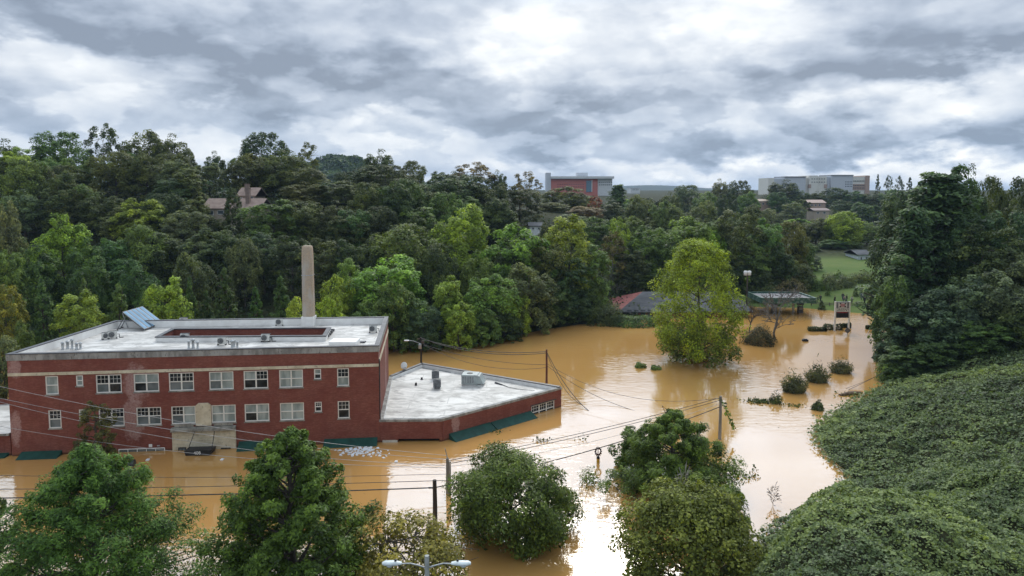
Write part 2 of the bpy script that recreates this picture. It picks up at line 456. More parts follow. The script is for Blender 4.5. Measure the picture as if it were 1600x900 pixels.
def crown_parts(kind, rng, nc, power=.74):
    """clump centres (unit crown: radius 1, height 0-1 scaled later), radii, outward directions, limb ends"""
    C, Rr, O, limbs = [], [], [], []
    if kind in ('round', 'tall', 'vine', 'bank', 'sparse'):
        K = {'round': 15, 'tall': 13, 'vine': 14, 'bank': 16, 'sparse': 12}[kind]
        for k in range(K):
            a = 2.4 * k + rng.uniform(-.4, .4)
            if kind == 'round': z = .14 + .72 * (k + .5) / K; r0 = rng.uniform(.32, .68) * (1 - .8 * max(z - .55, 0)); rl = rng.uniform(.34, .5)
            elif kind == 'tall': z = .2 + .7 * (k + .5) / K; r0 = rng.uniform(.25, .6) * (1 - .65 * max(z - .5, 0)); rl = rng.uniform(.3, .46)
            elif kind == 'sparse': z = .28 + .62 * (k + .5) / K; r0 = rng.uniform(.3, .7) * (1 - .5 * max(z - .5, 0)); rl = rng.uniform(.28, .42)
            elif kind == 'vine': z = .06 + .84 * (k + .5) / K; r0 = rng.uniform(.4, .62) * (1 - .75 * max(z - .35, 0)); rl = rng.uniform(.34, .5)
            else: z = .08 + .8 * (k + .5) / K; r0 = rng.uniform(.35, .66) * (1 - .55 * max(z - .45, 0)); rl = rng.uniform(.32, .46)
            if k == K - 1: r0 *= .3; z = max(z, .84)
            lc = np.array([r0 * math.cos(a), r0 * math.sin(a), z]); limbs.append(lc)
            m = max(4, nc // K)
            d = sph(rng, m * 3); out = np.array([math.cos(a) * .7, math.sin(a) * .7, .55])
            d = d[np.argsort(-(d @ out) + rng.normal(size=len(d)) * .6)][:m]
            rad = rng.uniform(.75, 1.05, (m, 1))
            C.append(lc + d * rad * rl * np.array([1, 1, .5])); O.append(d * .7 + out * .3)
            Rr.append(np.full(m, rl * .42))
    elif kind == 'ovoid':
        t = .10 + .90 * rng.uniform(0, 1, nc); a = rng.uniform(0, 6.283, nc)
        prof = np.sqrt(np.clip(1 - ((t - .42) / .6) ** 2, .02, 1)) * (.86 + .10 * np.sin(a * 3 + t * 8) + .09 * np.sin(a * 5 - t * 17)) * rng.uniform(.5, 1.08, nc) ** .7
        C.append(np.stack([prof * np.cos(a), prof * np.sin(a), t * .97], 1)); O.append(np.stack([np.cos(a), np.sin(a), np.full(nc, .5)], 1)); Rr.append(np.full(nc, .15))
        for k in range(16):
            z = .25 + .045 * k; q = .62 * math.sqrt(max(.05, 1 - ((z - .42) / .6) ** 2)); limbs.append(np.array([q * math.cos(k * 2.4), q * math.sin(k * 2.4), z]))
    elif kind == 'plume':     # ascending branches that each end in a tuft
        nb = nc // 9
        for b in range(nb):
            t = (b + rng.uniform(0, 1)) / nb; t = t ** 1.15; a = b * 2.39996 + rng.uniform(-.4, .4)
            q = max((1 - t) ** power, .03) * rng.uniform(.72, 1.14); limbs.append(np.array([q * .8 * math.cos(a), q * .8 * math.sin(a), min(.97, t * .95 + .05)]))
            s = rng.uniform(.42, 1, 9); s[0] = 1.; w = rng.normal(size=9) * .085 * (1.15 - t)
            z = .02 + t * .95 + .075 * s * s * min(1, q * 2) + rng.normal(size=9) * .012
            C.append(np.stack([q * s * math.cos(a) - w * math.sin(a), q * s * math.sin(a) + w * math.cos(a), np.minimum(z, .985)], 1))
            O.append(np.tile([[math.cos(a), math.sin(a), .55]], (9, 1))); Rr.append(np.full(9, .118) * (1 - .66 * t) * rng.uniform(.75, 1.2, 9))
    elif kind == 'cone':
        t = np.sort(rng.uniform(0, 1, nc)) ** 1.25
        a = rng.uniform(0, 6.283, nc)
        prof = np.clip((1 - t) ** power, .02, 1) * (.86 + .14 * np.sin(a * 3 + t * 9) + .10 * np.sin(a * 5 - t * 23)) * rng.uniform(.6, 1.1, nc)
        inner = rng.uniform(0, 1, nc) < .2; prof = np.where(inner, prof * .55, prof)
        C.append(np.stack([prof * np.cos(a), prof * np.sin(a), .03 + t * .95], 1))
        O.append(np.stack([np.cos(a), np.sin(a), np.full(nc, .35)], 1)); Rr.append(np.full(nc, .125) * (1 - .4 * t))
        for k in range(16):
            z = .15 + .05 * k; q = .7 * (1 - z) ** .7; limbs.append(np.array([q * math.cos(k * 2.4), q * math.sin(k * 2.4), z + .04]))
    elif kind == 'pine':
        nw = 11
        for k in range(nw):
            z = .16 + .78 * k / (nw - 1); nb = int(rng.integers(4, 7)); a0 = rng.uniform(0, 6.28)
            for j in range(nb):
                a = a0 + 6.283 * j / nb + rng.uniform(-.3, .3); q = (1 - .86 * ((z - .16) / .8) ** 1.5) * rng.uniform(.45, 1.12)
                limbs.append(np.array([q * math.cos(a), q * math.sin(a), z + .05]))
                m = max(3, nc // (nw * 5))
                for i in range(m):
                    s = .3 + .7 * (i + rng.uniform(0, 1)) / m
                    side = rng.normal() * .09
                    C.append(np.array([[q * s * math.cos(a) - side * math.sin(a), q * s * math.sin(a) + side * math.cos(a), z + .07 * s * s + rng.normal() * .012]]))
                    O.append(np.array([[math.cos(a) * .3, math.sin(a) * .3, .9]])); Rr.append(np.array([.17]))
    C = np.concatenate(C); O = np.concatenate(O); Rr = np.concatenate(Rr)
    return C, Rr, O, limbs

def make_tree(kind, H, W, seed, nc=90, nl=110, leaf=.42, aspect=.6, bark=None, trunk_r=None, limb=True, twigs=0, power=.74):
    """meshes of one tree, foot at the origin: (trunk with limbs, crown)"""
    rng = np.random.default_rng(seed)
    C, Rr, O, limbs = crown_parts(kind, rng, nc, power)
    # stretch the clumps so that the crown fills width W and height H
    rr = np.hypot(C[:, 0], C[:, 1]); sx = (W / 2) / (np.percentile(rr, 96) + .10)
    z1 = C[:, 2].max() + .04; sz = H / z1
    S = np.array([sx, sx, sz])
    C = C * S; limbs = [l * S for l in limbs]
    cr = Rr * sx
    flat = {'pine': .5, 'cone': .85}.get(kind, .92)
    m = len(C)
    d = sph(rng, m * nl).reshape(m, nl, 3)
    d[..., 2] = d[..., 2] + .38; d /= np.linalg.norm(d, axis=2, keepdims=True)
    rad = rng.uniform(.35, 1.0, (m, nl, 1)) ** .6
    jit = rng.uniform(.75, 1.3, (m, 1, 1))
    pos = C[:, None] + d * rad * (cr[:, None, None] * jit) * np.array([1, 1, flat])
    if kind in ('cone', 'plume'):   # feathery sprays hang from the twig ends
        pos[..., 2] -= .35 * np.abs(rng.normal(size=(m, nl))) * cr[:, None] * .6
    up = np.array([0, 0, 1.])
    nrm = d * .55 + (O / np.linalg.norm(O, axis=1, keepdims=True))[:, None] * .35 + up * .45 + rng.normal(size=d.shape) * .38
    pos = pos.reshape(-1, 3); nrm = nrm.reshape(-1, 3)
    tone = rng.uniform(0, 1, m * nl)
    ct = np.repeat(np.clip(rng.normal(.5, .24, m), 0, 1), nl)
    keep = pos[:, 2] > (.0 if kind in ('bank', 'vine') else H * .04)
    keep &= pos[:, 2] < H * 1.03
    crown = quads_mesh('crown', pos[keep], nrm[keep], leaf, aspect, rng, tone[keep], ct[keep], .12)
    t = MB(); r0 = trunk_r or (.016 * H + .08)
    lean = rng.normal(size=2) * .02 * H
    top = .93 if kind in ('cone', 'pine', 'plume') else .74
    zs = np.linspace(-.06, top, 7)
    tp = [np.array([lean[0] * z * z + rng.normal() * .01 * H * (z > .1), lean[1] * z * z + rng.normal() * .01 * H * (z > .1), z * H]) for z in zs]
    t.tube(tp, [r0 * (1.25 if i == 0 else (1 - .88 * i / 6)) for i in range(7)], 7)
    def on_trunk(z):
        f = np.clip((z / H + .06) / (top + .06) * 6, 0, 5.999); i = int(f); return tp[i] + (tp[i + 1] - tp[i]) * (f - i)
    if limb:
        for l in limbs:
            s = on_trunk(max(.12 * H, l[2] - .55 * math.hypot(l[0], l[1])))
            k = .5 * (1 - s[2] / H * .7)
            mid = s * .45 + l * .55 + np.array([0, 0, -.06 * np.linalg.norm(l - s)]) + rng.normal(size=3) * .03 * W
            t.tube([s, mid, l], [r0 * k, r0 * k * .6, r0 * .13], 5, cap=False)
            for q in range(twigs):
                e = l + rng.normal(size=3) * np.array([.16 * W, .16 * W, .07 * H]); st = mid * .4 + l * .6
                t.tube([st, st * .5 + e * .5 + rng.normal(size=3) * .02 * W, e], [r0 * .2, r0 * .12, r0 * .05], 4, cap=False)
    me = t.build('trunk', bark or BARK)
    mesh = me.data; bpy.data.objects.remove(me)
    return mesh, crown
def make_bare(H, W, seed, r0=.18, depth=4, bark=None, rmin=.035):
    rng = np.random.default_rng(seed); t = MB()
    def grow(p, d, L, r, lev):
        q = p + d * L * .5 + rng.normal(size=3) * L * .05; e = p + d * L + rng.normal(size=3) * L * .08
        t.tube([p, q, e], [max(r, rmin), max(r * .82, rmin * .9), max(r * .62, rmin * .8)], 5, cap=False)
        if lev == 0: return
        for k in range(3 if lev > 1 else 4):
            nd = d + rng.normal(size=3) * np.array([.62, .62, .3]) ; nd[2] = max(nd[2], .05); nd /= np.linalg.norm(nd)
            grow(e if k else q, nd, L * rng.uniform(.62, .85), r * .55, lev - 1)
    grow(np.array([0, 0, -.5]), np.array([0, 0, 1.]), H * .3, r0, depth)
    V = np.array(t.v); V[:, 2] = V[:, 2] * H / V[:, 2].max(); rr = np.percentile(np.hypot(V[:, 0], V[:, 1]), 99); V[:, :2] *= (W / 2) / rr
    t.v = [tuple(p) for p in V]
    o = t.build('trunk', bark or BARK); me = o.data; bpy.data.objects.remove(o)
    return me
# ------------------------------------------------------------------ building materials
def m_brick(T, worn=(), base=((.19, .056, .037), (.29, .098, .068))):
    uv = T.n('ShaderNodeUVMap').outputs[0]
    co = T.n('ShaderNodeTexCoord').outputs['Object']
    br = T.n('ShaderNodeTexBrick'); T.put(br.inputs['Vector'], uv)
    br.inputs['Scale'].default_value = 1; br.inputs['Brick Width'].default_value = .22; br.inputs['Row Height'].default_value = .075
    br.inputs['Mortar Size'].default_value = .007; br.inputs['Mortar Smooth'].default_value = .3; br.inputs['Bias'].default_value = -.2
    br.inputs['Color1'].default_value = (*base[0], 1); br.inputs['Color2'].default_value = (*base[1], 1); br.inputs['Mortar'].default_value = (.20, .10, .075, 1)
    n = T.noise(uv, .55, 5, .6); n2 = T.noise(T.vscale(uv, (1., 6., 1)), 1.3, 6, .65)
    c = T.mix(T.smooth(n, .38, .64), br.outputs[0], T.mix(.5, br.outputs[0], (.15, .032, .024)))
    c = T.mix(T.m('MULTIPLY', T.smooth(n2, .5, .75), .45), c, (.38, .16, .12))
    c = T.mix(T.smooth(T.noise(T.vscale(uv, (.5, 9., 1)), 1.0, 3, .6), .42, .66, 0, .45), c, T.mix(.5, c, (.12, .04, .03)))
    c = T.mix(T.m('MULTIPLY', T.smooth(T.noise(T.vscale(uv, (4, .25, 1)), 1.2, 4, .6), .55, .75), .4), c, (.09, .03, .025))
    sp = T.n('ShaderNodeSeparateXYZ', i0=uv)
    for (s, z, a, b) in worn:
        q = T.m('ADD', T.m('POWER', T.m('MULTIPLY', T.m('SUBTRACT', sp.outputs[0], s), 1 / a), 2), T.m('POWER', T.m('MULTIPLY', T.m('SUBTRACT', sp.outputs[1], z), 1 / b), 2))
        q = T.m('ADD', q, T.m('MULTIPLY', T.m('SUBTRACT', T.noise(uv, 1.6, 6, .7), .5), 2.6))
        c = T.mix(T.m('MULTIPLY', T.smooth(q, 1.15, .4), T.smooth(T.noise(uv, 5, 4, .7), .3, .6, .25, .8)), c, (.42, .27, .24))
    # silt left on the last courses above the water
    silt = T.smooth(T.m('ADD', sp.outputs[1], T.m('MULTIPLY', n, .5)), .75, .2)
    c = T.mix(T.m('MULTIPLY', silt, .6), c, (.24, .11, .05))
    c = T.mix(T.smooth(T.m('ADD', sp.outputs[1], T.m('MULTIPLY', n2, .15)), .34, .2, 0., .55), c, (.05, .025, .016))
    return princ(T, c, .85, 0, .3, br.outputs['Fac'], .25, .01)
HAZE = .00008
GLASS = material('window_glass', lambda T: princ(T, T.mix(T.smooth(T.noise(T.n('ShaderNodeTexCoord').outputs['Object'], .9, 2), .4, .62), (.012, .014, .015), (.035, .04, .042)), .08, 0, .35))
BLIND = material('window_blind', lambda T: princ(T, T.mix(T.smooth(T.noise(T.vscale(T.n('ShaderNodeTexCoord').outputs['Object'], (1.3, 1.3, .4)), 1., 3), .35, .65), (.22, .26, .245), (.40, .44, .41)), .2, 0, .4))
SCREEN = material('window_screen', lambda T: princ(T, T.mix(T.smooth(T.noise(T.n('ShaderNodeTexCoord').outputs['Object'], .8, 2), .35, .65), (.09, .11, .11), (.17, .19, .19)), .25, 0, .35))
FRAME = mottled('cream_window_paint', (.72, .69, .62), (.82, .79, .73), 2.5, .5)
CREAM = mottled('cream_stone', (.50, .43, .30), (.66, .59, .44), .9, .85, c3=(.30, .26, .19))
CORNICE = mottled('weathered_stone', (.16, .15, .13), (.36, .34, .29), 1.1, .9, c3=(.07, .065, .06), stretch=(1, 1, .5))
COPING = mottled('dark_metal_edge', (.045, .045, .05), (.085, .085, .09), 1.5, .5, .3)
CONCRETE = mottled('concrete_coping', (.19, .18, .165), (.36, .35, .32), 1.3, .9, c3=(.09, .09, .085), stretch=(1, 1, .4))
def m_roof(T):
    co = T.n('ShaderNodeTexCoord').outputs['Object']
    n = T.noise(T.vscale(co, (.16, .22, 1)), 1, 7, .66, .6); n2 = T.noise(T.vscale(co, (.5, .9, 1)), 1, 7, .68, .5); n3 = T.noise(T.vscale(co, (.22, 2.2, 1)), 1, 5, .6)
    c = T.mix(T.smooth(n, .42, .62), (.63, .605, .565), (.40, .38, .35))
    c = T.mix(T.m('MULTIPLY', T.smooth(n2, .46, .64), .85), c, (.25, .235, .215))
    c = T.mix(T.m('MULTIPLY', T.smooth(n3, .52, .70), .5), c, (.25, .23, .21))
    br = T.n('ShaderNodeTexBrick'); T.put(br.inputs['Vector'], co)
    br.inputs['Scale'].default_value = 1; br.inputs['Brick Width'].default_value = 9.; br.inputs['Row Height'].default_value = 2.4; br.inputs['Mortar Size'].default_value = .05
    c = T.mix(T.m('MULTIPLY', br.outputs['Fac'], .75), c, (.34, .33, .31))
    return princ(T, c, .55, 0, .4)
ROOF = material('white_roof_membrane', m_roof)
UPSTAND = mottled('white_membrane_upstand', (.72, .70, .67), (.82, .805, .775), .8, .6)
AWNING = mottled('green_awning_canvas', (.004, .038, .027), (.008, .060, .043), 1.2, .7)
BLACKMETAL = mottled('black_painted_metal', (.012, .012, .013), (.028, .028, .03), 3, .5, .2)
WHITEPAINT = mottled('white_paint', (.74, .74, .72), (.84, .84, .82), 2, .5)
GREYMETAL = mottled('grey_metal', (.20, .205, .21), (.32, .33, .34), 2, .45, .5)
GALV = mottled('galvanised_metal', (.30, .31, .32), (.46, .47, .47), 3, .45, .4)
DARKVOID = material('dark_interior', lambda T: princ(T, (.006, .006, .006), .9))
def simple(name, c, rough=.6, metal=0.):
    return MATS.get(name) or material(name, lambda T: princ(T, T.mix(T.smooth(T.noise(T.n('ShaderNodeTexCoord').outputs['Object'], 2.2, 5, .6), .3, .7), tuple(x * .82 for x in c), tuple(min(x * 1.15, .9) for x in c)), rough, metal))

class Wall:
    """a straight vertical wall from A to B (outside on the right-hand side walking A to B)"""
    def __init__(s, A, B):
        s.A = np.array(A[:2], float); s.B = np.array(B[:2], float); s.L = np.linalg.norm(s.B - s.A)
        s.t = (s.B - s.A) / s.L; s.n = np.array([s.t[1], -s.t[0]])
    def pt(s, a, z, d=0.):
        p = s.A + s.t * a + s.n * d; return (p[0], p[1], z)
    def s_of(s, u):      # distance along the wall of what the sight line at column u meets
        r = ray(u, 600); k = r[0] / r[1]
        return (k * s.A[1] - s.A[0]) / (s.t[0] - k * s.t[1])
    def box(s, mb, a0, a1, z0, z1, d0, d1):
        return mb.hexa([s.pt(a0, z0, d1), s.pt(a1, z0, d1), s.pt(a1, z0, d0), s.pt(a0, z0, d0), s.pt(a0, z1, d1), s.pt(a1, z1, d1), s.pt(a1, z1, d0), s.pt(a0, z1, d0)])
    def quad(s, mb, a0, a1, z0, z1, d):
        return mb.quad(s.pt(a0, z0, d), s.pt(a1, z0, d), s.pt(a1, z1, d), s.pt(a0, z1, d))
    def face(s, mb, z0, z1, holes=(), depth=.22, a0=0., a1=None):
        a1 = s.L if a1 is None else a1
        xs = sorted({a0, a1, *[h[0] for h in holes], *[h[1] for h in holes]}); zs = sorted({z0, z1, *[h[2] for h in holes], *[h[3] for h in holes]})
        for i in range(len(xs) - 1):
            for j in range(len(zs) - 1):
                xm, zm = (xs[i] + xs[i + 1]) / 2, (zs[j] + zs[j + 1]) / 2
                if any(h[0] < xm < h[1] and h[2] < zm < h[3] for h in holes): continue
                s.quad(mb, xs[i], xs[i + 1], zs[j], zs[j + 1], 0)
        for (x0, x1, y0, y1) in holes:
            mb.quad(s.pt(x0, y0), s.pt(x0, y1), s.pt(x0, y1, -depth), s.pt(x0, y0, -depth))
            mb.quad(s.pt(x1, y1), s.pt(x1, y0), s.pt(x1, y0, -depth), s.pt(x1, y1, -depth))
            mb.quad(s.pt(x0, y1), s.pt(x1, y1), s.pt(x1, y1, -depth), s.pt(x0, y1, -depth))
            mb.quad(s.pt(x1, y0), s.pt(x0, y0), s.pt(x0, y0, -depth), s.pt(x1, y0, -depth))
    def window(s, root, x0, x1, z0, z1, cols, code, sill=True, rail=True):
        """code: per column a letter for the upper and the lower sash: d dark, b blind, s screen"""
        f = MB(); fw = .10; d0, d1 = -.20, -.035
        s.box(f, x0 + .004, x0 + fw, z0 + .004, z1 - .004, d0, d1); s.box(f, x1 - fw, x1 - .004, z0 + .004, z1 - .004, d0, d1)
        s.box(f, x0 + fw, x1 - fw, z1 - fw, z1 - .004, d0, d1 - .003); s.box(f, x0 + fw, x1 - fw, z0 + .004, z0 + fw, d0, d1 - .003)
        cw = (x1 - x0 - 2 * fw) / cols; zm = (z0 + z1) / 2; bl, sc = MB(), MB()
        for k in range(cols):
            a, b = x0 + fw + k * cw, x0 + fw + (k + 1) * cw
            if k: s.box(f, a - .065, a + .065, z0 + fw, z1 - fw, d0, d1 - .006); a += .065
            if k < cols - 1: b -= .065
            if rail: s.box(f, a, b, zm - .045, zm + .045, d0, d1 - .03)
            up, lo = code[k % len(code)]
            for c, q0, q1 in ((up, zm + .045, z1 - fw), (lo, z0 + fw, zm - .045)):
                if c in 'bs': s.quad(bl if c == 'b' else sc, a, b, q0, q1, -.125)
            if up in 'dg' and rail and b - a > .3:      # small lights in the upper sash
                for i in (1, 2): s.box(f, a + (b - a) * i / 3 - .013, a + (b - a) * i / 3 + .013, zm + .045, z1 - fw, -.13, -.10)
                s.box(f, a, b, (zm + z1) / 2 - .013, (zm + z1) / 2 + .013, -.13, -.103)
        o = f.build('window', FRAME, root)
        p = MB(); s.quad(p, x0 + .01, x1 - .01, z0 + .01, z1 - .01, -.14); p.build('pane', GLASS, o)
        if bl.v: bl.build('blind', BLIND, o)
        if sc.v: sc.build('insect_screen', SCREEN, o)
        if sill:
            q = MB(); s.box(q, x0 - .08, x1 + .08, z0 - .12, z0 - .002, -.1, .07); q.build('sill', CORNICE, o)
        return o

# ------------------------------------------------------------------ the flooded three-storey brick building
FLc, FRc = P(19, 713)[:2], P(593.5, 691)[:2]
ZR = zat(547.5, P(312, 704)[1])                          # top of the parapet
BRc, BLc = P(606, 494.5, ZR)[:2], P(181, 500.5, ZR)[:2]
ring4 = [FLc, FRc, BRc, BLc]
front, right, back, left = Wall(FLc, FRc), Wall(FRc, BRc), Wall(BRc, BLc), Wall(BLc, FLc)
bb = empty('brick_building', (*FLc, 0), 'long flooded red brick building with white flat roof and double sash windows', 'building')
def fz(v, u=300): # height on the front wall seen at row v in column u
    p = front.pt(front.s_of(u), 0); return zat(v, p[1])
S = front.s_of
ZC, ZBAND1, ZBAND0 = fz(556.5, 312), fz(575.5, 312), fz(580, 312)
up_z = (fz(605.5, 454), fz(577.8, 454)); lo_z = (fz(656.5, 454), fz(629.3, 454)); su_z, sl_z = fz(592.5, 497), fz(643.5, 497)
U = [(71, 91, 1, ['bb'], 0), (119, 130, 1, ['bb'], 1), (150, 190, 2, ['ds', 'dd'], 0), (209, 248.5, 2, ['bd', 'bs'], 0), (264, 303, 2, ['gs', 'ds'], 0), (327, 365, 2, ['bs', 'bb'], 0),
     (381, 419, 2, ['bd', 'dd'], 0), (436.5, 473.5, 2, ['bb', 'bb'], 0), (491, 502, 1, ['bd'], 1), (527, 545.5, 1, ['db'], 0)]
Lw = [(73, 93, 1, ['ds'], 0), (121, 132, 1, ['bb'], 1), (152, 192, 2, ['ds', 'ds'], 0), (211, 250, 2, ['ds', 'ds'], 0), (266, 304, 2, ['ds', 'bb'], 0), (329, 367, 2, ['bb', 'bb'], 0),
      (381, 419.5, 2, ['bd', 'bb'], 0), (436.5, 474, 2, ['bb', 'bb'], 0), (491, 502, 1, ['dd'], 1), (527, 545.5, 1, ['dd'], 0)]
wins = [(S(a), S(b), su_z if sm else up_z[0], up_z[1], n, c) for a, b, n, c, sm in U] + [(S(a), S(b), sl_z if sm else lo_z[0], lo_z[1], n, c) for a, b, n, c, sm in Lw]
BRICK = material('red_brick', lambda T: m_brick(T, [(S(213), fz(598, 213), 1.4, 2.2), (S(206), fz(655, 206), 1.2, 2.6), (.7, fz(568), .7, 1.2), (.5, fz(660), .6, 2.0)]))
w = MB()
front.face(w, -2, ZBAND0, [(a, b, c, d) for a, b, c, d, _, _ in wins]); front.face(w, ZBAND1, ZC - .002)
right.face(w, -2, ZC - .002); back.face(w, -2, ZC - .002); left.face(w, -2, ZC - .002)
w.build('wall', BRICK, bb)
for a in wins: front.window(bb, *a)
q = MB(); front.box(q, 0.02, front.L + .0, ZBAND0, ZBAND1, -.2, .06); q.build('stone_band', CREAM, bb)
o1, i1 = offset_poly(ring4, -.06), offset_poly(ring4, .42)
MB().ring(o1, i1, ZC, ZR - .09).build('coping', CONCRETE, bb)
MB().ring(offset_poly(ring4, -.10), offset_poly(ring4, .45), ZR - .087, ZR).build('roof_edge', COPING, bb)
DECK = ZR - .95
inn = offset_poly(ring4, .40)
def crt(z): return [tuple(P(u, v, z)[:2]) for u, v in ((246, 525.5), (507, 524), (514.5, 511.5), (270, 513.2))]
CT = crt(ZR - .3); co_, ci_ = offset_poly(CT, -.18), offset_poly(CT, .28)
m = MB()
for k in range(4):
    j = (k + 1) % 4
    m.quad((*inn[k], DECK), (*inn[j], DECK), (*co_[j], DECK), (*co_[k], DECK))
m.build('roof', ROOF, bb)
m = MB()
ins, ino = offset_poly(ring4, .43), offset_poly(ring4, .44)
for k in range(4):
    j = (k + 1) % 4
    m.quad((*ins[j], DECK - .02), (*ins[k], DECK - .02), (*ins[k], ZR - .091), (*ins[j], ZR - .091))
    m.quad((*co_[k], DECK - .02), (*co_[j], DECK - .02), (*co_[j], ZR - .42), (*co_[k], ZR - .42))
m.build('parapet_lining', UPSTAND, bb)
MB().ring(offset_poly(CT, -.24), ci_, ZR - .42, ZR - .3).build('courtyard_coping', COPING, bb)
m = MB(); cw_ = offset_poly(CT, .2)
for k in range(4):
    j = (k + 1) % 4
    m.quad((*cw_[j], 3.5), (*cw_[k], 3.5), (*cw_[k], ZR - .42), (*cw_[j], ZR - .42))
m.build('courtyard_wall', BRICK, bb)
m = MB(); m.quad(*[(*p, 3.52) for p in cw_]); m.build('courtyard_floor', CONCRETE, bb)
# flashing strip and dark downpipe at the front right corner
m = MB(); right.box(m, .02, .34, .4, ZR - 1.6, .004, .12); m.build('downpipe', BLACKMETAL, bb)
m = MB(); right.box(m, .4, right.L - .1, fz(577.5), fz(577.5) + .5, .004, .05); m.build('side_stone_band', CREAM, bb)
# chimney at the back edge of the roof
CHX = P(484, 497, ZR); chx, chy = CHX[0], CHX[1] - .4
CH = MB(); zt = zat(384, chy); hw = .70
prof = [(DECK + 1.3, hw + .02), (zt - 1.6, hw - .03), (zt - .6, hw - .05), (zt - .2, hw - .09), (zt, hw - .17)]
V, F = [], []
for z, h in prof:
    b = h * .35
    V += [(chx + i, chy + j, z) for i, j in ((-h + b, -h), (h - b, -h), (h, -h + b), (h, h - b), (h - b, h), (-h + b, h), (-h, h - b), (-h, -h + b))]
for k in range(len(prof) - 1): F += [(k * 8 + j, k * 8 + (j + 1) % 8, k * 8 + 8 + (j + 1) % 8, k * 8 + 8 + j) for j in range(8)]
F.append(tuple(range(len(V) - 8, len(V))))
CH.add(V, F)
def m_chim(T):
    uv = T.n('ShaderNodeUVMap').outputs[0]; co = T.n('ShaderNodeTexCoord').outputs['Object']
    br = T.n('ShaderNodeTexBrick'); T.put(br.inputs['Vector'], uv); br.inputs['Scale'].default_value = 1; br.inputs['Brick Width'].default_value = .3; br.inputs['Row Height'].default_value = .11; br.inputs['Mortar Size'].default_value = .012
    br.inputs['Color1'].default_value = (.48, .33, .20, 1); br.inputs['Color2'].default_value = (.36, .27, .18, 1); br.inputs['Mortar'].default_value = (.46, .42, .36, 1)
    n = T.noise(T.vscale(co, (1.2, 1.2, .35)), 1, 6, .65)
    c = T.mix(T.smooth(n, .4, .65), br.outputs[0], (.44, .39, .33))
    return princ(T, c, .9, 0, .2, br.outputs['Fac'], .3, .01)
chm = CH.build('chimney', material('tan_chimney_brick', m_chim), bb)
m = MB(); m.box(chx - .8, chx + .8, chy - .8, chy + .8, DECK - .01, DECK + 1.3); m.build('chimney_base', UPSTAND, chm)
m = MB(); z = zt - 3.9; m.ring([(chx - .69, chy - .69), (chx + .69, chy - .69), (chx + .69, chy + .69), (chx - .69, chy + .69)], [(chx - .5, chy - .5), (chx + .5, chy - .5), (chx + .5, chy + .5), (chx - .5, chy + .5)], z, z + .09); m.build('chimney_band', GALV, chm)

# stone entrance with the drooping marquee
ent = MB(); a0, a1 = S(266.5), S(366.5)
front.box(ent, a0, a1, -2, fz(671), .0, .16)
pa, pb = S(304.7), S(328.8); zt_ = fz(630)
ent.hexa([front.pt(pa, fz(665), .2), front.pt(pb, fz(665), .2), front.pt(pb, fz(665), 0), front.pt(pa, fz(665), 0), front.pt(pa, zt_ - .25, .2), front.pt(pb, zt_ - .25, .2), front.pt(pb, zt_ - .25, 0), front.pt(pa, zt_ - .25, 0)])
ent.hexa([front.pt(pa, zt_ - .25, .2), front.pt(pb, zt_ - .25, .2), front.pt(pb, zt_ - .25, 0), front.pt(pa, zt_ - .25, 0), front.pt(pa + .3, zt_, .2), front.pt(pb - .3, zt_, .2), front.pt(pb - .3, zt_, 0), front.pt(pa + .3, zt_, 0)])
for k in range(7):   # ashlar courses
    z = .35 + k * .32
    if z < fz(674): front.box(ent, a0 + .03, a1 - .03, z, z + .29, .16, .185)
e = ent.build('entrance_surround', CREAM, bb)
m = MB(); front.box(m, a0 - .05, a1 + .05, fz(672), fz(668.5), .19, .55); front.box(m, a0 - .02, a1 + .02, fz(668.5), fz(666.5), .004, .38); m.build('cornice', CORNICE, e)
for u0, u1 in ((271, 301), (333, 363)): m = MB(); front.box(m, S(u0), S(u1), fz(665.5), fz(661.5), .163, .22); m.build('carved_panel', CORNICE, e)
mq = MB(); yw = front.pt(S(312), 0)[1]; yf, yb = yw - 2.0, yw - .35
A_ = [tuple(D(290, 712.5, yf)), tuple(D(327, 711.5, yf)), tuple(D(336, 704, yb)), tuple(D(298, 705, yb))]
B_ = [tuple(D(287.5, 704.5, yf)), tuple(D(331, 703.5, yf)), tuple(D(338, 697, yb)), tuple(D(296, 698, yb))]
mq.hexa(A_ + B_)
mq = mq.build('marquee', BLACKMETAL, bb)
for u0, u1 in ((294, 303), (331, 334)):
    m = MB(); m.tube([front.pt(S(u1), fz(673.5), .3), tuple(D(u0, 702, yf + .6))], .04, 5); m.build('tie_rod', BLACKMETAL, mq)
def text_mesh(name, txt, size, ext=.01):
    cu = bpy.data.curves.new(name, 'FONT'); cu.body = txt; cu.size = size; cu.extrude = ext; cu.align_x = 'CENTER'; cu.align_y = 'CENTER'
    o = bpy.data.objects.new(name, cu); COL.objects.link(o)
    bpy.context.view_layer.update()
    me = bpy.data.meshes.new_from_object(o.evaluated_get(bpy.context.evaluated_depsgraph_get()))
    bpy.data.objects.remove(o); me.name = name
    return me
def put_text(name, txt, size, pos, xdir, zdir, mat, parent, ext=.012, shear=0.):
    me = text_mesh(name, txt, size, ext)
    x = Vector(xdir).normalized(); zz = Vector(zdir); zz = (zz - x * zz.dot(x)).normalized(); y = x.cross(zz) * -1
    M = Matrix((x, zz, x.cross(zz))).transposed()
    off = Vector(LOC.get(parent.name, np.zeros(3)))
    for v in me.vertices:
        p = v.co.copy(); p.x += shear * p.y
        v.co = M @ p + Vector(pos) - off
    me.materials.clear(); o = link(name, me, parent, mat); LOC[o.name] = LOC.get(parent.name, np.zeros(3)); return o
fa, fb = np.array(A_[0]), np.array(A_[1]); fc, fd = np.array(B_[0]), np.array(B_[1])
cen = (fa * .5 + fb * .5 + fc * .5 + fd * .5) / 2
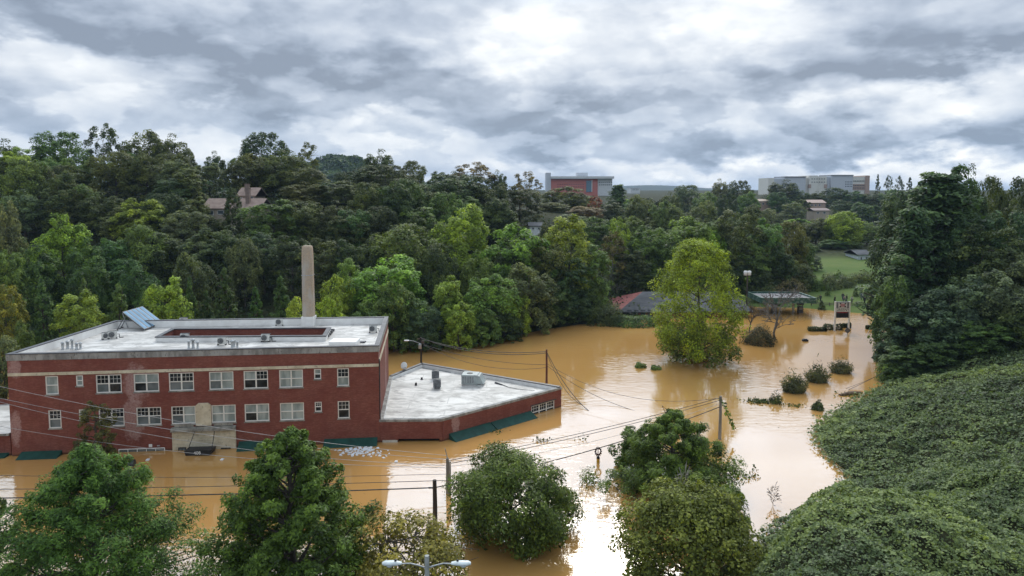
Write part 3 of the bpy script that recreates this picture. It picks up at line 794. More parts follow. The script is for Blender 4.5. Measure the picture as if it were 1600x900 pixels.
nrm = np.cross(fb - fa, fc - fa); nrm /= np.linalg.norm(nrm)
put_text('lettering', '408', .5, cen + nrm * .015 - (fb - fa) * .02, fb - fa, fc - fa, WHITEPAINT, mq)
# basement lights at the water line, signs and lamps on the wall
for u0, u1, z1, cols in ((181, 254, fz(700.5, 215), 5), (276, 288, fz(698, 283), 2), (343, 358, fz(698.5, 350), 2)):
    d = .19 if u0 > 260 else .004
    f = MB(); x0, x1 = S(u0), S(u1)
    front.box(f, x0, x1, z1 - .07, z1, d, d + .07); front.box(f, x0, x0 + .07, -.3, z1 - .07, d, d + .07); front.box(f, x1 - .07, x1, -.3, z1 - .07, d, d + .07)
    for k in range(1, cols): c = x0 + (x1 - x0) * k / cols; front.box(f, c - .03, c + .03, -.3, z1 - .07, d, d + .066)
    o = f.build('basement_window', WHITEPAINT if u0 < 260 else BLACKMETAL, bb)
    p = MB(); front.quad(p, x0 + .07, x1 - .07, -.3, z1 - .07, d + .02); p.build('pane', SCREEN, o)
m = MB(); front.box(m, S(229), S(234), fz(698.5, 231), fz(694, 231), .004, .08); m.build('meter_box', WHITEPAINT, bb)
m = MB(); front.box(m, S(242), S(246), fz(697, 244), fz(695.5, 244), .004, .1); m.build('wall_light', GALV, bb)
m = MB(); front.box(m, S(595) - .15, S(595), .1, .6, .004, .1) if False else right.box(m, .0, .0001, .1, .2, 0, .0001)
# awnings: sloped canvas with side cheeks
def awning(wall, root, s0, s1, zt, zb, out, label=None):
    m = MB()
    T0, T1 = wall.pt(s0, zt, .01), wall.pt(s1, zt, .01); B0, B1 = wall.pt(s0, zb, out), wall.pt(s1, zb, out)
    V0, V1 = wall.pt(s0, zb - .22, out), wall.pt(s1, zb - .22, out); W0, W1 = wall.pt(s0, zb - .22, .01), wall.pt(s1, zb - .22, .01)
    n = max(3, int((s1 - s0) / .8))
    L = lambda a, b, k: tuple(np.array(a) + (np.array(b) - np.array(a)) * k / n)
    for k in range(n):
        sag = lambda j: np.array([0, 0, -.025 * (j % 2)])
        m.quad(L(B0, B1, k), L(B0, B1, k + 1), L(T0, T1, k + 1), L(T0, T1, k)); m.quad(L(V0, V1, k), L(V0, V1, k + 1), L(B0, B1, k + 1), L(B0, B1, k))
    m.add([T0, B0, V0, W0], [(0, 1, 2, 3)]); m.add([T1, B1, V1, W1], [(3, 2, 1, 0)])
    return m.build('awning', AWNING, root)
awning(front, bb, S(28.5), S(92), fz(704.5, 60), .02, 1.3)
awning(front, bb, S(371), S(441), fz(688.5, 400), .02, 1.3)
awning(front, bb, S(505), S(588.5), fz(684.5, 545), .02, 1.3)

# ------------------------------------------------------------------ single-storey annex on the right
ABf, ARc = P(690, 690)[:2], P(877, 635.5)[:2]
ZA = zat(604, ARc[1])
ABk = P(659, 567, ZA)[:2]; ABl = P(608.5, 578, ZA)[:2]
ax0 = FRc + (np.array(BRc) - FRc) * .002
apoly = [tuple(np.array(FRc) + right.n * .02), tuple(ABf), tuple(ARc), tuple(ABk), tuple(np.array(BRc) + right.n * .02 + np.array([.0, .5]))]
an = empty('brick_annex', (*ABf, 0), 'low red brick wing with white kite-shaped flat roof and green awnings', 'building')
A1, A2, A3, A4 = (Wall(apoly[k], apoly[k + 1]) for k in range(4))
BRICK2 = material('annex_red_brick', lambda T: m_brick(T, [(2.0, 1.6, .6, 1.2)], ((.18, .053, .038), (.27, .09, .064))))
wq0, wq1 = A2.s_of(830.5), A2.s_of(866.5)
az_ = lambda v, u: zat(v, A2.pt(A2.s_of(u), 0)[1])
w0z, w1z = -.6, az_(629.5, 850)
sh = (A1.s_of(621), A1.s_of(686), -.8, zat(685.5, A1.pt(5, 0)[1]))
w = MB(); A1.face(w, -2, ZA - .36, [sh], .5); A2.face(w, -2, ZA - .36, [(wq0, wq1, w0z, w1z)]); A3.face(w, -2, ZA - .36); A4.face(w, -2, ZA - .36)
w.build('wall', BRICK2, an)
m = MB(); A1.quad(m, sh[0] - .1, sh[1] + .1, -.8, sh[3] + .05, -.42); m.build('dark_opening', DARKVOID, an)
A2.window(an, wq0, wq1, w0z, w1z, 3, ['dd', 'dd', 'dd'], sill=False)
m = MB(); A2.box(m, wq0 - .15, wq1 + .3, w1z + .002, w1z + .12, -.02, .07); m.build('lintel', COPING, an)
ap = apoly
MB().ring(offset_poly(ap, -.05), offset_poly(ap, .40), ZA - .357, ZA - .08).build('coping', CONCRETE, an)
ADECK = ZA - .5
m = MB(); ip = offset_poly(ap, .38); m.add([(*p, ADECK) for p in ip], [tuple(range(5))]); m.build('roof', ROOF, an)
m = MB(); ip2 = offset_poly(ap, .41)
for k in range(5):
    j = (k + 1) % 5; m.quad((*ip2[j], ADECK - .02), (*ip2[k], ADECK - .02), (*ip2[k], ZA - .06), (*ip2[j], ZA - .06))
m.build('parapet_lining', UPSTAND, an)
m = MB()
for W_ in (A3, A4): W_.box(m, .15, W_.L - .1, ZA - .078, ZA + .04, -.42, .07)
m.build('roof_edge', COPING, an)
awning(A2, an, A2.s_of(701), A2.s_of(765), az_(668, 735), .02, 1.3)
awning(A2, an, A2.s_of(766.5), A2.s_of(829), az_(650, 800), .02, 1.3)
m = MB(); A1.box(m, A1.s_of(596.5), A1.s_of(620), -.2, zat(687.5, A1.pt(2, 0)[1]), .004, .07); m.build('notice_board', simple('pale_board', (.5, .48, .42)), an)
m = MB(); A2.box(m, .2, .3, .1, ZA - .4, .004, .08); m.build('downpipe', simple('red_pipe', (.2, .06, .045)), an)

# ------------------------------------------------------------------ neighbour at the left edge of the street
nb0 = np.array(FLc) + np.array([-.3, .3])
nbp = [(nb0[0] - 20, nb0[1] - 2.2), tuple(nb0), (nb0[0] - .4, nb0[1] + 14), (nb0[0] - 20, nb0[1] + 12)]
nbr = empty('brick_shop', (nb0[0] - 20, nb0[1], 0), 'low brick shop with sloping white roof joined to the left end of the long building', 'building')
N1 = Wall(nbp[0], nbp[1]); zn = zat(676, nb0[1])
w = MB()
for k in range(4): Wall(nbp[k], nbp[(k + 1) % 4]).face(w, -2, zn - .2)
w.build('wall', BRICK2, nbr)
m = MB(); zb = zat(632, nb0[1] + 13); m.quad((*offset_poly(nbp, -.25)[0], zn), (*nbp[1][:1], nbp[1][1] - .25, zn), (*nbp[2], zb), (*nbp[3], zb)); m.build('roof', ROOF, nbr)
m = MB(); N1.box(m, 0, N1.L, zn - .25, zn - .02, .01, .3); m.build('gutter', CONCRETE, nbr)
m = MB(); W_ = Wall(nbp[1], nbp[2]); 
m.add([(*nbp[1], zn - .2), (*nbp[2], zn - .2), (*nbp[2], zb)], [(0, 1, 2)]); m.build('gable', BRICK2, nbr)
awning(N1, nbr, N1.L - 5, N1.L - .2, zat(707, nb0[1]), .12, .9)
# ------------------------------------------------------------------ trees
TONE = {'dark': (.034, .050, .020), 'mid': (.050, .082, .024), 'bright': (.070, .128, .030), 'yellow': (.150, .170, .028), 'lime': (.100, .145, .025), 'olive': (.050, .066, .022),
        'grey': (.066, .086, .046), 'brown': (.075, .068, .036), 'gold': (.10, .105, .022), 'deep': (.034, .066, .022), 'red': (.12, .045, .03), 'pine': (.032, .058, .028), 'blue': (.040, .066, .040)}
WORD = {'dark': 'dark green', 'mid': 'mid green', 'bright': 'bright green', 'yellow': 'yellow', 'lime': 'yellow-green', 'olive': 'olive', 'grey': 'grey-green', 'brown': 'brownish', 'gold': 'yellow-brown',
        'deep': 'deep green', 'red': 'reddish', 'pine': 'dark', 'blue': 'bluish green'}
TONE = {k: tuple(np.array(v) * np.array([1.95, 1.85, 1.5]) * (1.12 if k in ('mid', 'bright', 'lime', 'yellow') else 1.0)) for k, v in TONE.items()}
PROTO = {}
def proto(key):
    if key in PROTO: return PROTO[key]
    kind, seed = key[:-1], int(key[-1])
    spec = {'round': (16, 13, 165, 95, .44), 'tall': (18, 10, 143, 95, .40), 'cone': (14, 7.5, 210, 60, .36), 'pine': (18, 9, 260, 50, .5), 'vine': (15, 11, 154, 95, .44),
            'bank': (15, 12, 176, 90, .42), 'sparse': (16, 10, 84, 60, .40), 'far': (13, 11, 55, 70, .85), 'farcone': (14, 6, 70, 40, .7)}[kind]
    H, W, nc, nl, lf = spec
    k = {'far': 'bank', 'farcone': 'cone'}.get(kind, kind)
    PROTO[key] = (H, W, *make_tree(k, H, W, 100 + seed * 17 + len(kind), nc, nl, lf, .42 if kind in ('pine', 'cone') else .6, PALEBARK if kind == 'sparse' else BARK,
                                   twigs=3 if kind == 'sparse' else 0, limb=kind not in ('far', 'farcone')))
    return PROTO[key]
KNAME = {'round': 'broadleaf_tree', 'tall': 'tall_tree', 'cone': 'conical_cypress', 'pine': 'pine_tree', 'vine': 'vine_covered_tree', 'bank': 'bushy_tree', 'sparse': 'thin_crowned_tree', 'far': 'distant_tree', 'farcone': 'distant_spire_tree'}
KWORD = {'round': 'spreading tree', 'tall': 'tall tree', 'cone': 'cone-shaped cypress', 'pine': 'layered pine', 'vine': 'vine-draped tree', 'bank': 'bushy tree', 'sparse': 'thin-crowned tree', 'far': 'small tree', 'farcone': 'spire-shaped tree'}
TREES = []          # every placed tree, for the labels
rngT = np.random.default_rng(5)
def place_tree(u, vtop, wpx, d, key, tone, where, x=None, group=None, label=None, zmin=-.2, name=None):
    H, W, tm, cm = proto(key)
    top = D(u, vtop, d); gz = max(float(ground_z(top[0], d)), zmin)
    h = max(top[2] - gz, 2.5); wd = wpx * d / FPX
    kind = key[:-1]
    o = empty(name or KNAME[kind], (top[0], d, gz - .1), None, 'tree', rz=float(rngT.uniform(0, 6.28)))
    o.scale = (wd / W, wd / W, h / H)
    c = np.array(TONE[tone]) * rngT.uniform(.9, 1.12) * (1 + rngT.normal(size=3) * np.array([.07, .03, .06]))
    link('trunk', tm, o); link('crown', cm, o, color=tuple(c))
    TREES.append((u, o, tone, kind, where, group, label))
    return o
def label_trees():
    fam = {}
    for t in TREES:
        if t[6]: t[1]['label'] = t[6]; t[1]['group'] = t[5] or 'trees around the flood'
        else: fam.setdefault((t[2], t[3], t[4]), []).append(t)
    order = ['', 'first', 'second', 'third', 'fourth', 'fifth', 'sixth', 'seventh', 'eighth', 'ninth', 'tenth', 'eleventh', 'twelfth', 'thirteenth', 'fourteenth', 'fifteenth', 'sixteenth', 'seventeenth', 'eighteenth', 'nineteenth', 'twentieth']
    for (tone, kind, where), l in fam.items():
        l.sort(key=lambda t: t[0])
        for k, t in enumerate(l):
            s = f'{WORD[tone]} {KWORD[kind]} {where}'
            if len(l) == 2: s += ', ' + ('left one of the pair' if k == 0 else 'right one of the pair')
            elif len(l) > 2: s += f', {order[k + 1] if k < 20 else str(k + 1) + "th"} from left'
            t[1]['label'] = s; t[1]['group'] = 'trees ' + where

SKY_, UPR, MIDH, LOWH, ROW = 'on the wooded skyline', 'high on the wooded hillside', 'halfway up the hillside', 'low on the hillside', 'in the row behind the roof'
T = [  # column, top row, width, distance, shape, tone, place
 (4, 218, 70, 235, 'round1', 'dark', SKY_), (46, 228, 62, 232, 'tall1', 'lime', SKY_), (98, 206, 84, 238, 'round2', 'mid', SKY_), (161, 191, 56, 242, 'sparse1', 'dark', SKY_),
 (222, 203, 74, 236, 'bank1', 'olive', SKY_), (268, 210, 70, 238, 'round1', 'olive', SKY_), (290, 236, 44, 245, 'round2', 'dark', SKY_), (336, 237, 42, 240, 'round1', 'dark', SKY_), (376, 243, 40, 244, 'tall2', 'grey', SKY_), (415, 207, 80, 240, 'round2', 'dark', SKY_), (480, 221, 42, 243, 'sparse2', 'olive', SKY_),
 (455, 236, 70, 232, 'round1', 'olive', SKY_), (545, 268, 52, 240, 'round2', 'dark', SKY_), (592, 234, 66, 242, 'round1', 'dark', SKY_), (645, 251, 46, 240, 'round2', 'olive', SKY_), (684, 267, 38, 243, 'tall1', 'dark', SKY_), (741, 252, 76, 244, 'sparse1', 'brown', SKY_),
 (778, 266, 40, 246, 'round1', 'dark', SKY_), (823, 267, 50, 248, 'sparse2', 'brown', SKY_), (712, 268, 50, 238, 'round1', 'dark', SKY_),
 (20, 236, 64, 212, 'tall2', 'lime', UPR), (72, 246, 60, 214, 'round1', 'mid', UPR), (104, 258, 76, 210, 'round2', 'olive', UPR), (180, 236, 84, 208, 'round2', 'olive', UPR), (226, 238, 74, 207, 'bank2', 'olive', UPR), (156, 246, 74, 216, 'round1', 'mid', UPR), (262, 240, 70, 216, 'round2', 'olive', UPR),
 (276, 249, 66, 203, 'tall1', 'grey', UPR), (326, 254, 52, 214, 'tall2', 'grey', UPR), (392, 240, 76, 216, 'bank1', 'olive', UPR), (438, 236, 80, 217, 'round1', 'olive', UPR), (362, 292, 30, 181, 'tall1', 'dark', UPR), (334, 337, 54, 176, 'round1', 'dark', UPR), (398, 329, 44, 178, 'bank1', 'olive', UPR), (306, 306, 44, 182, 'tall2', 'grey', UPR), (470, 262, 80, 214, 'round2', 'olive', UPR), (478, 284, 84, 200, 'round1', 'olive', UPR), (530, 281, 90, 201, 'bank2', 'olive', UPR),
 (602, 258, 100, 216, 'round2', 'dark', UPR), (640, 282, 84, 206, 'round1', 'dark', UPR), (704, 272, 110, 215, 'round2', 'dark', UPR), (764, 280, 80, 216, 'round1', 'dark', UPR), (812, 290, 66, 222, 'tall2', 'dark', UPR), (630, 304, 64, 192, 'sparse2', 'grey', UPR), (672, 300, 60, 196, 'round2', 'olive', UPR),
 (36, 297, 86, 180, 'round1', 'grey', MIDH), (110, 286, 80, 186, 'round2', 'olive', MIDH), (160, 300, 80, 182, 'round1', 'dark', MIDH), (215, 309, 78, 172, 'tall1', 'lime', MIDH), (254, 302, 70, 180, 'round2', 'dark', MIDH), (290, 322, 90, 172, 'round1', 'grey', MIDH), (428, 311, 100, 172, 'tall2', 'mid', MIDH),
 (468, 314, 80, 176, 'round2', 'olive', MIDH), (540, 330, 90, 172, 'round1', 'dark', MIDH), (590, 322, 70, 178, 'round2', 'dark', MIDH), (655, 326, 76, 176, 'round1', 'dark', MIDH), (8, 314, 56, 150, 'vine1', 'grey', MIDH), (96, 336, 86, 150, 'vine2', 'lime', MIDH),
 (330, 356, 90, 156, 'tall1', 'grey', LOWH), (250, 362, 84, 156, 'tall2', 'dark', LOWH), (172, 372, 80, 150, 'vine1', 'deep', LOWH), (410, 362, 70, 156, 'tall1', 'blue', LOWH), (380, 372, 60, 150, 'round2', 'grey', LOWH), (455, 366, 76, 152, 'tall2', 'dark', LOWH), (500, 372, 80, 150, 'tall1', 'dark', LOWH),
 (60, 384, 80, 138, 'vine2', 'deep', LOWH), (140, 402, 70, 134, 'bank1', 'deep', LOWH), (210, 404, 80, 136, 'bank2', 'deep', LOWH), (300, 396, 70, 138, 'bank1', 'dark', LOWH), (12, 390, 60, 132, 'vine1', 'mid', LOWH), (540, 372, 60, 150, 'tall2', 'dark', LOWH),
 (8, 443, 60, 106, 'tall1', 'gold', ROW), (4, 524, 66, 92, 'bank1', 'grey', 'at the left end of the brick building'), (30, 500, 46, 100, 'bank2', 'mid', 'at the left end of the brick building'), (64, 431, 64, 112, 'cone1', 'deep', ROW), (130, 430, 48, 116, 'cone2', 'mid', ROW), (184, 439, 66, 112, 'cone2', 'mid', ROW), (225, 446, 34, 114, 'cone1', 'mid', ROW), (296, 428, 42, 112, 'cone1', 'deep', ROW),
 (350, 413, 72, 112, 'cone2', 'deep', ROW), (399, 443, 50, 110, 'cone1', 'deep', ROW), (438, 427, 66, 113, 'cone2', 'deep', ROW), (126, 453, 82, 107, 'tall1', 'lime', ROW), (260, 431, 74, 109, 'tall2', 'lime', ROW), (470, 464, 60, 109, 'bank1', 'lime', ROW), (514, 462, 54, 110, 'bank2', 'lime', ROW), (322, 450, 50, 114, 'cone2', 'deep', ROW), (30, 470, 60, 110, 'cone1', 'mid', ROW), (90, 470, 44, 110, 'cone2', 'deep', ROW),
]
BK, BK2 = 'on the far flood bank', 'behind the far flood bank'
T += [
 (545, 402, 60, 138, 'tall1', 'bright', BK2), (606, 400, 128, 133, 'bank1', 'bright', BK), (528, 428, 60, 128, 'bank2', 'lime', BK), (703, 430, 62, 131, 'tall2', 'lime', BK), (768, 427, 92, 134, 'bank2', 'bright', BK), (826, 412, 90, 142, 'bank1', 'grey', BK),
 (614, 438, 78, 124, 'bank2', 'mid', BK), (660, 466, 66, 125, 'bank1', 'blue', BK), (716, 470, 62, 126, 'bank2', 'lime', BK), (574, 470, 60, 122, 'bank1', 'mid', BK), (640, 486, 70, 126, 'vine2', 'mid', BK), (750, 480, 60, 129, 'vine1', 'mid', BK), (810, 456, 46, 138, 'bank1', 'lime', BK), (788, 486, 60, 133, 'vine2', 'dark', BK),
 (630, 350, 120, 152, 'round2', 'mid', BK2), (720, 321, 106, 160, 'bank1', 'lime', BK2), (804, 349, 128, 154, 'bank2', 'bright', BK2), (578, 372, 70, 150, 'round1', 'dark', BK2), (890, 334, 92, 160, 'tall1', 'lime', BK2), (852, 372, 70, 152, 'tall2', 'olive', BK2), (680, 380, 76, 146, 'round2', 'dark', BK2), (748, 392, 66, 146, 'round1', 'mid', BK2),
 (862, 440, 76, 148, 'vine1', 'deep', BK), (905, 456, 60, 152, 'vine2', 'dark', BK), (880, 400, 80, 152, 'tall1', 'dark', BK), (926, 380, 70, 160, 'tall2', 'mid', BK2), (958, 360, 56, 184, 'sparse1', 'brown', BK2), (966, 338, 44, 188, 'tall1', 'lime', BK2), (922, 440, 56, 158, 'bank2', 'mid', BK), (988, 390, 66, 182, 'tall2', 'dark', BK2), (1012, 352, 70, 186, 'tall1', 'mid', BK2), (1004, 416, 50, 181, 'tall1', 'dark', BK), (965, 416, 50, 182, 'sparse2', 'grey', BK),
]
MV = 'in the valley behind the lime-yellow tree'
T += [
 (1066, 340, 104, 192, 'bank1', 'mid', MV), (1036, 372, 60, 186, 'tall2', 'mid', MV), (1112, 360, 60, 190, 'bank2', 'lime', MV), (1160, 324, 80, 190, 'tall1', 'olive', MV), (1120, 340, 50, 196, 'tall2', 'mid', MV), (1198, 340, 64, 192, 'tall2', 'mid', MV), (1236, 346, 60, 200, 'round2', 'olive', MV), (1170, 380, 70, 188, 'bank1', 'mid', MV), (1214, 384, 62, 188, 'bank2', 'dark', MV), (1252, 368, 44, 204, 'bank1', 'mid', MV), (1140, 404, 60, 186, 'bank2', 'dark', MV), (1190, 414, 60, 186, 'bank1', 'dark', MV), (1240, 404, 60, 190, 'bank1', 'olive', MV), (1262, 392, 44, 220, 'bank2', 'dark', MV),
 (1302, 374, 46, 262, 'bank1', 'deep', MV), (1330, 386, 34, 262, 'bank2', 'mid', MV), (1284, 344, 50, 280, 'round1', 'dark', MV), (1318, 330, 60, 270, 'round2', 'lime', MV), (1270, 384, 30, 256, 'bank2', 'mid', MV), (1356, 346, 46, 275, 'bank1', 'mid', MV),
]
T += [(930, 338, 70, 215, 'bank2', 'mid', MV), (904, 345, 60, 226, 'round1', 'olive', MV), (955, 346, 50, 226, 'bank1', 'dark', MV), (985, 338, 50, 230, 'bank1', 'mid', MV)]
FB = 'on the slope below the far blocks'
T += [
 (884, 291, 80, 300, 'bank2', 'olive', FB), (930, 304, 30, 285, 'sparse1', 'red', FB), (966, 286, 50, 310, 'pine1', 'pine', FB), (1002, 305, 54, 290, 'bank1', 'olive', FB), (860, 316, 60, 260, 'bank1', 'olive', FB), (915, 322, 60, 262, 'bank1', 'brown', FB), (1036, 312, 50, 280, 'bank2', 'mid', FB), (956, 316, 54, 270, 'tall2', 'dark', FB), (1060, 322, 50, 275, 'bank1', 'olive', FB),
 (1048, 300, 40, 380, 'round1', 'olive', FB), (1076, 289, 50, 430, 'round2', 'grey', FB), (1102, 300, 44, 380, 'bank1', 'mid', FB), (1126, 280, 34, 470, 'round1', 'grey', FB), (1158, 282, 42, 420, 'round2', 'dark', FB), (1136, 300, 36, 360, 'bank2', 'dark', FB), (1100, 314, 50, 320, 'bank1', 'mid', FB), (1168, 300, 40, 400, 'bank1', 'mid', FB), (1180, 318, 44, 310, 'bank2', 'olive', FB), (1225, 281, 62, 480, 'round1', 'dark', FB), (1215, 300, 40, 440, 'round2', 'deep', FB), (1252, 296, 34, 470, 'bank1', 'dark', FB), (1276, 299, 36, 480, 'round1', 'dark', FB), (1306, 293, 48, 490, 'round2', 'dark', FB), (1336, 298, 44, 480, 'bank2', 'deep', FB), (1364, 300, 40, 470, 'round1', 'dark', FB),
 (1372, 271, 12, 500, 'farcone1', 'dark', FB), (1389, 273, 14, 510, 'sparse1', 'dark', FB), (1406, 274, 16, 520, 'sparse2', 'dark', FB), (1422, 276, 16, 515, 'farcone1', 'dark', FB), (1240, 316, 40, 400, 'bank1', 'grey', FB), (1316, 312, 34, 420, 'bank2', 'blue', FB), (1348, 316, 40, 400, 'bank1', 'deep', FB), (1205, 326, 40, 340, 'bank1', 'grey', FB), (1392, 296, 40, 460, 'bank1', 'mid', FB), (1430, 296, 50, 440, 'bank2', 'mid', FB),
]
RB = 'by the giant pine'
T += [
 (1400, 430, 70, 112, 'vine1', 'deep', RB), (1440, 470, 120, 107, 'vine2', 'blue', RB), (1500, 430, 120, 108, 'bank1', 'blue', RB), (1560, 420, 110, 106, 'bank2', 'grey', RB), (1420, 540, 80, 104, 'vine1', 'deep', RB), (1475, 520, 90, 103, 'vine2', 'dark', RB), (1540, 500, 90, 103, 'vine1', 'deep', RB), (1596, 470, 90, 103, 'vine2', 'dark', RB), (1610, 380, 120, 112, 'round1', 'grey', RB),
 (1540, 350, 110, 116, 'tall1', 'dark', RB), (1590, 330, 110, 122, 'round2', 'pine', RB), (1560, 292, 90, 136, 'round1', 'dark', RB), (1598, 276, 80, 150, 'round2', 'dark', RB), (1552, 276, 60, 152, 'round2', 'dark', RB), (1500, 340, 90, 120, 'round1', 'pine', RB), (1640, 320, 120, 125, 'round2', 'dark', RB), (1404, 298, 84, 132, 'tall1', 'blue', RB), (1430, 288, 90, 134, 'bank2', 'pine', RB), (1520, 262, 60, 132, 'round1', 'pine', RB), (1398, 585, 44, 103.5, 'bank2', 'deep', RB),
]
for a in T: place_tree(*a)
GP = 'beside the far lawn'
place_tree(1468, 262, 184, 125, 'pine1', 'pine', RB, label='giant dark pine with layered limbs towering over the right bank', name='giant_pine')
place_tree(1490, 256, 110, 128, 'tall2', 'pine', RB, label='tallest dark pine crown rising behind the giant layered pine', name='giant_pine')
place_tree(1428, 318, 116, 119, 'pine2', 'pine', RB, label='dark pine with long low limbs reaching over the lawn edge', name='giant_pine')

# trees that fill the woods behind the ones described above, kept below their tops
env_u = [-60, 0, 60, 100, 160, 240, 300, 340, 415, 480, 520, 590, 650, 690, 740, 800, 850, 900, 1000, 1100, 1200, 1300, 1420]
env_v = [225, 225, 235, 212, 215, 215, 250, 248, 220, 245, 290, 248, 262, 280, 275, 285, 305, 312, 318, 318, 318, 322, 318]
rf = np.random.default_rng(11); nfill = 0
HF, FF = 'deep in the hillside woods', 'deep in the valley woods'
for k in range(900):
    if nfill >= 120: break
    left_side = nfill < 42
    if left_side: u = rf.uniform(-20, 860); d = rf.uniform(142, 228)
    else: u = rf.uniform(850, 1440); d = rf.uniform(225, 300) if nfill < 60 else rf.uniform(300, 640)
    x = (u - 800) / FPX * d
    if shore_dist(np.array([x]), np.array([d]))[0] < 9: continue
    gz = float(ground_z(x, d)); h = rf.uniform(11, 17) if left_side else rf.uniform(8, 13)
    if not left_side and d < 262 and u > 1225: continue
    v = HORIZ - (gz + h - CAMZ) / d * FPX
    e = np.interp(u, env_u, env_v) + 18
    if 305 < u < 420 and left_side and d < 206 and v < 352: continue   # the house stays open to view
    if 1170 < u < 1340 and not left_side and d < 430 and v < 336: continue
    if not left_side and d > 380: e = 301 + 40 * (640 - d) / 260 * .3
    if v < e: v = e + rf.uniform(0, 15)
    if CAMZ - (v - HORIZ) / FPX * d - gz < 5: continue
    key = rf.choice(['round1', 'round2', 'tall1', 'tall2', 'bank1', 'vine1'] if left_side else (['bank1', 'round1', 'bank2', 'round2'] if d < 330 else ['far1', 'far2']))
    tone = rf.choice(['dark', 'deep', 'mid', 'olive'] if left_side else ['mid', 'olive', 'dark', 'grey', 'lime'])
    place_tree(u, v, rf.uniform(9, 13) / d * FPX, d, str(key), str(tone), HF if left_side else FF); nfill += 1

# ---- large trees standing near the camera, each with its own crown
def near_tree(name, u, vtop, wpx, vbase, kind, tone, seed, label, nc, nl, leaf, aspect=.55, d=None, bark=None, twigs=0, cat='tree', group=None, power=.74):
    b = P(u, vbase, 0) if d is None else None
    d = d or b[1]
    top = D(u, vtop, d); gz = float(ground_z(top[0], d)); gz = min(gz, 0) if gz < 0 else gz
    gz = max(gz, -.5)
    H = top[2] - gz; W = wpx * d / FPX
    tm, cm = make_tree(kind, H, W, seed, nc, nl, leaf, aspect, bark, trunk_r=.2 + .006 * H, twigs=twigs, power=power)
    o = empty(name, (top[0], d, gz), label, cat, group or 'trees standing in the flood')
    link('trunk', tm, o); link('crown', cm, o, color=TONE[tone] if isinstance(tone, str) else tone)
    return o
near_tree('cypress_tree', 135, 686, 400, 960, 'plume', (0.086, 0.165, 0.032), 21, 'big feathery green cypress in the lower left corner before the brick facade', 1080, 90, .22, .34, power=.8)
near_tree('cypress_tree', -20, 742, 110, 940, 'plume', (0.099, 0.140, 0.032), 22, 'green cypress cut by the left picture edge beside the big feathery cypress', 150, 150, .24, .36)
near_tree('ash_tree', 452, 664, 310, 955, 'plume', (0.083, 0.140, 0.024), 23, 'rounded cone of dark green tree standing before the stone entrance and awning', 1200, 75, .23, .5, power=.56)
near_tree('young_tree', 148, 626, 66, 722, 'ovoid', (.100, .100, .030), 24, 'thin olive brown young tree against the brick wall behind the big cypress', 150, 45, .22, .4, d=71)
near_tree('cypress_tree', 800, 714, 224, 836, 'bank', (0.091, 0.134, 0.024), 25, 'round dark green tree standing alone in water right of two short poles', 420, 110, .25, .42)
near_tree('cypress_tree', 1052, 640, 235, 800, 'plume', (0.091, 0.144, 0.024), 26, 'dark green tree with pointed top in the water right of the gear sign', 640, 100, .23, .42, d=66, power=.66)
near_tree('cypress_tree', 998, 674, 84, 744, 'bank', (0.078, 0.134, 0.024), 27, 'low dark green tree spreading left of the pointed dark tree', 110, 100, .26, .42, d=70)
near_tree('cypress_tree', 1110, 752, 130, 900, 'bank', (0.102, 0.150, 0.027), 37, 'leafy green tree right behind the yellowing tree at the lower middle', 150, 100, .25, .45, d=57)
near_tree('sycamore_tree', 1080, 765, 250, 950, 'ovoid', (.135, .160, .030), 28, 'yellowing olive tree with bare twigs on top at the lower middle right', 520, 62, .21, .7, d=49)
near_tree('sycamore_tree', 645, 812, 245, 935, 'sparse', (0.209, 0.189, 0.039), 29, 'sparse yellow-leaved tree behind the twin-headed street lamp', 360, 30, .19, .75, d=44, twigs=8)
near_tree('sycamore_tree', 1092, 374, 150, 572, 'ovoid', (.22, .29, .022), 30, 'tall lime-yellow tree standing in the flood before the grey-roofed store', 400, 95, .28, .65, d=117)
near_tree('young_tree', 1092, 505, 132, 572, 'bank', (0.115, 0.162, 0.026), 31, 'skirt of green saplings around the foot of the lime-yellow tree', 120, 80, .34, .6, d=117.5, cat='saplings')
GREYBARK = mottled('grey_bark', (.10, .09, .08), (.19, .175, .16), 2, .9)
def bare_tree(u, vtop, wpx, vbase, seed, label, d=None, r0=.2, depth=4, name='bare_tree', bark=None, rmin=.035):
    b = P(u, vbase, 0); d = d or b[1]; top = D(u, vtop, d)
    o = empty(name, (top[0], d, 0), label, 'tree', 'bare trees in the flood')
    link('trunk', make_bare(top[2], wpx * d / FPX, seed, r0, depth, bark, rmin), o); return o
bare_tree(1213, 444, 84, 530, 41, 'leafless grey tree standing in water before the green fuel canopy', r0=.26, depth=5, bark=GREYBARK)
bare_tree(1172, 466, 50, 520, 42, 'smaller leafless tree just right of the lime-yellow tree', r0=.16)
bare_tree(1072, 722, 90, 800, 43, 'bare grey twigs rising between dark pointed tree and yellowing tree', d=52, r0=.10, bark=PALEBARK)
bare_tree(1208, 752, 30, 788, 44, 'small bare sapling poking from white water left of the vine mound', r0=.025, depth=4, rmin=.012)
# the far-off wooded hill and the vines, undergrowth and shrubs nobody could count
def stuff_leaves(name, label, x, y, z, n, L, W, rng, color, parent=None):
    ct = np.clip(.5 + .28 * wav(x, y, .35, 2) + .22 * wav(x, y, .9, 4) + rng.normal(size=len(x)) * .12, 0, 1)
    me = quads_mesh(name, np.stack([x, y, z], -1), n, L, W, rng, rng.uniform(0, 1, len(x)), ct, .1)
    return mark(link(name, me, color=color), kind='stuff', label=label)
rk = np.random.default_rng(3)
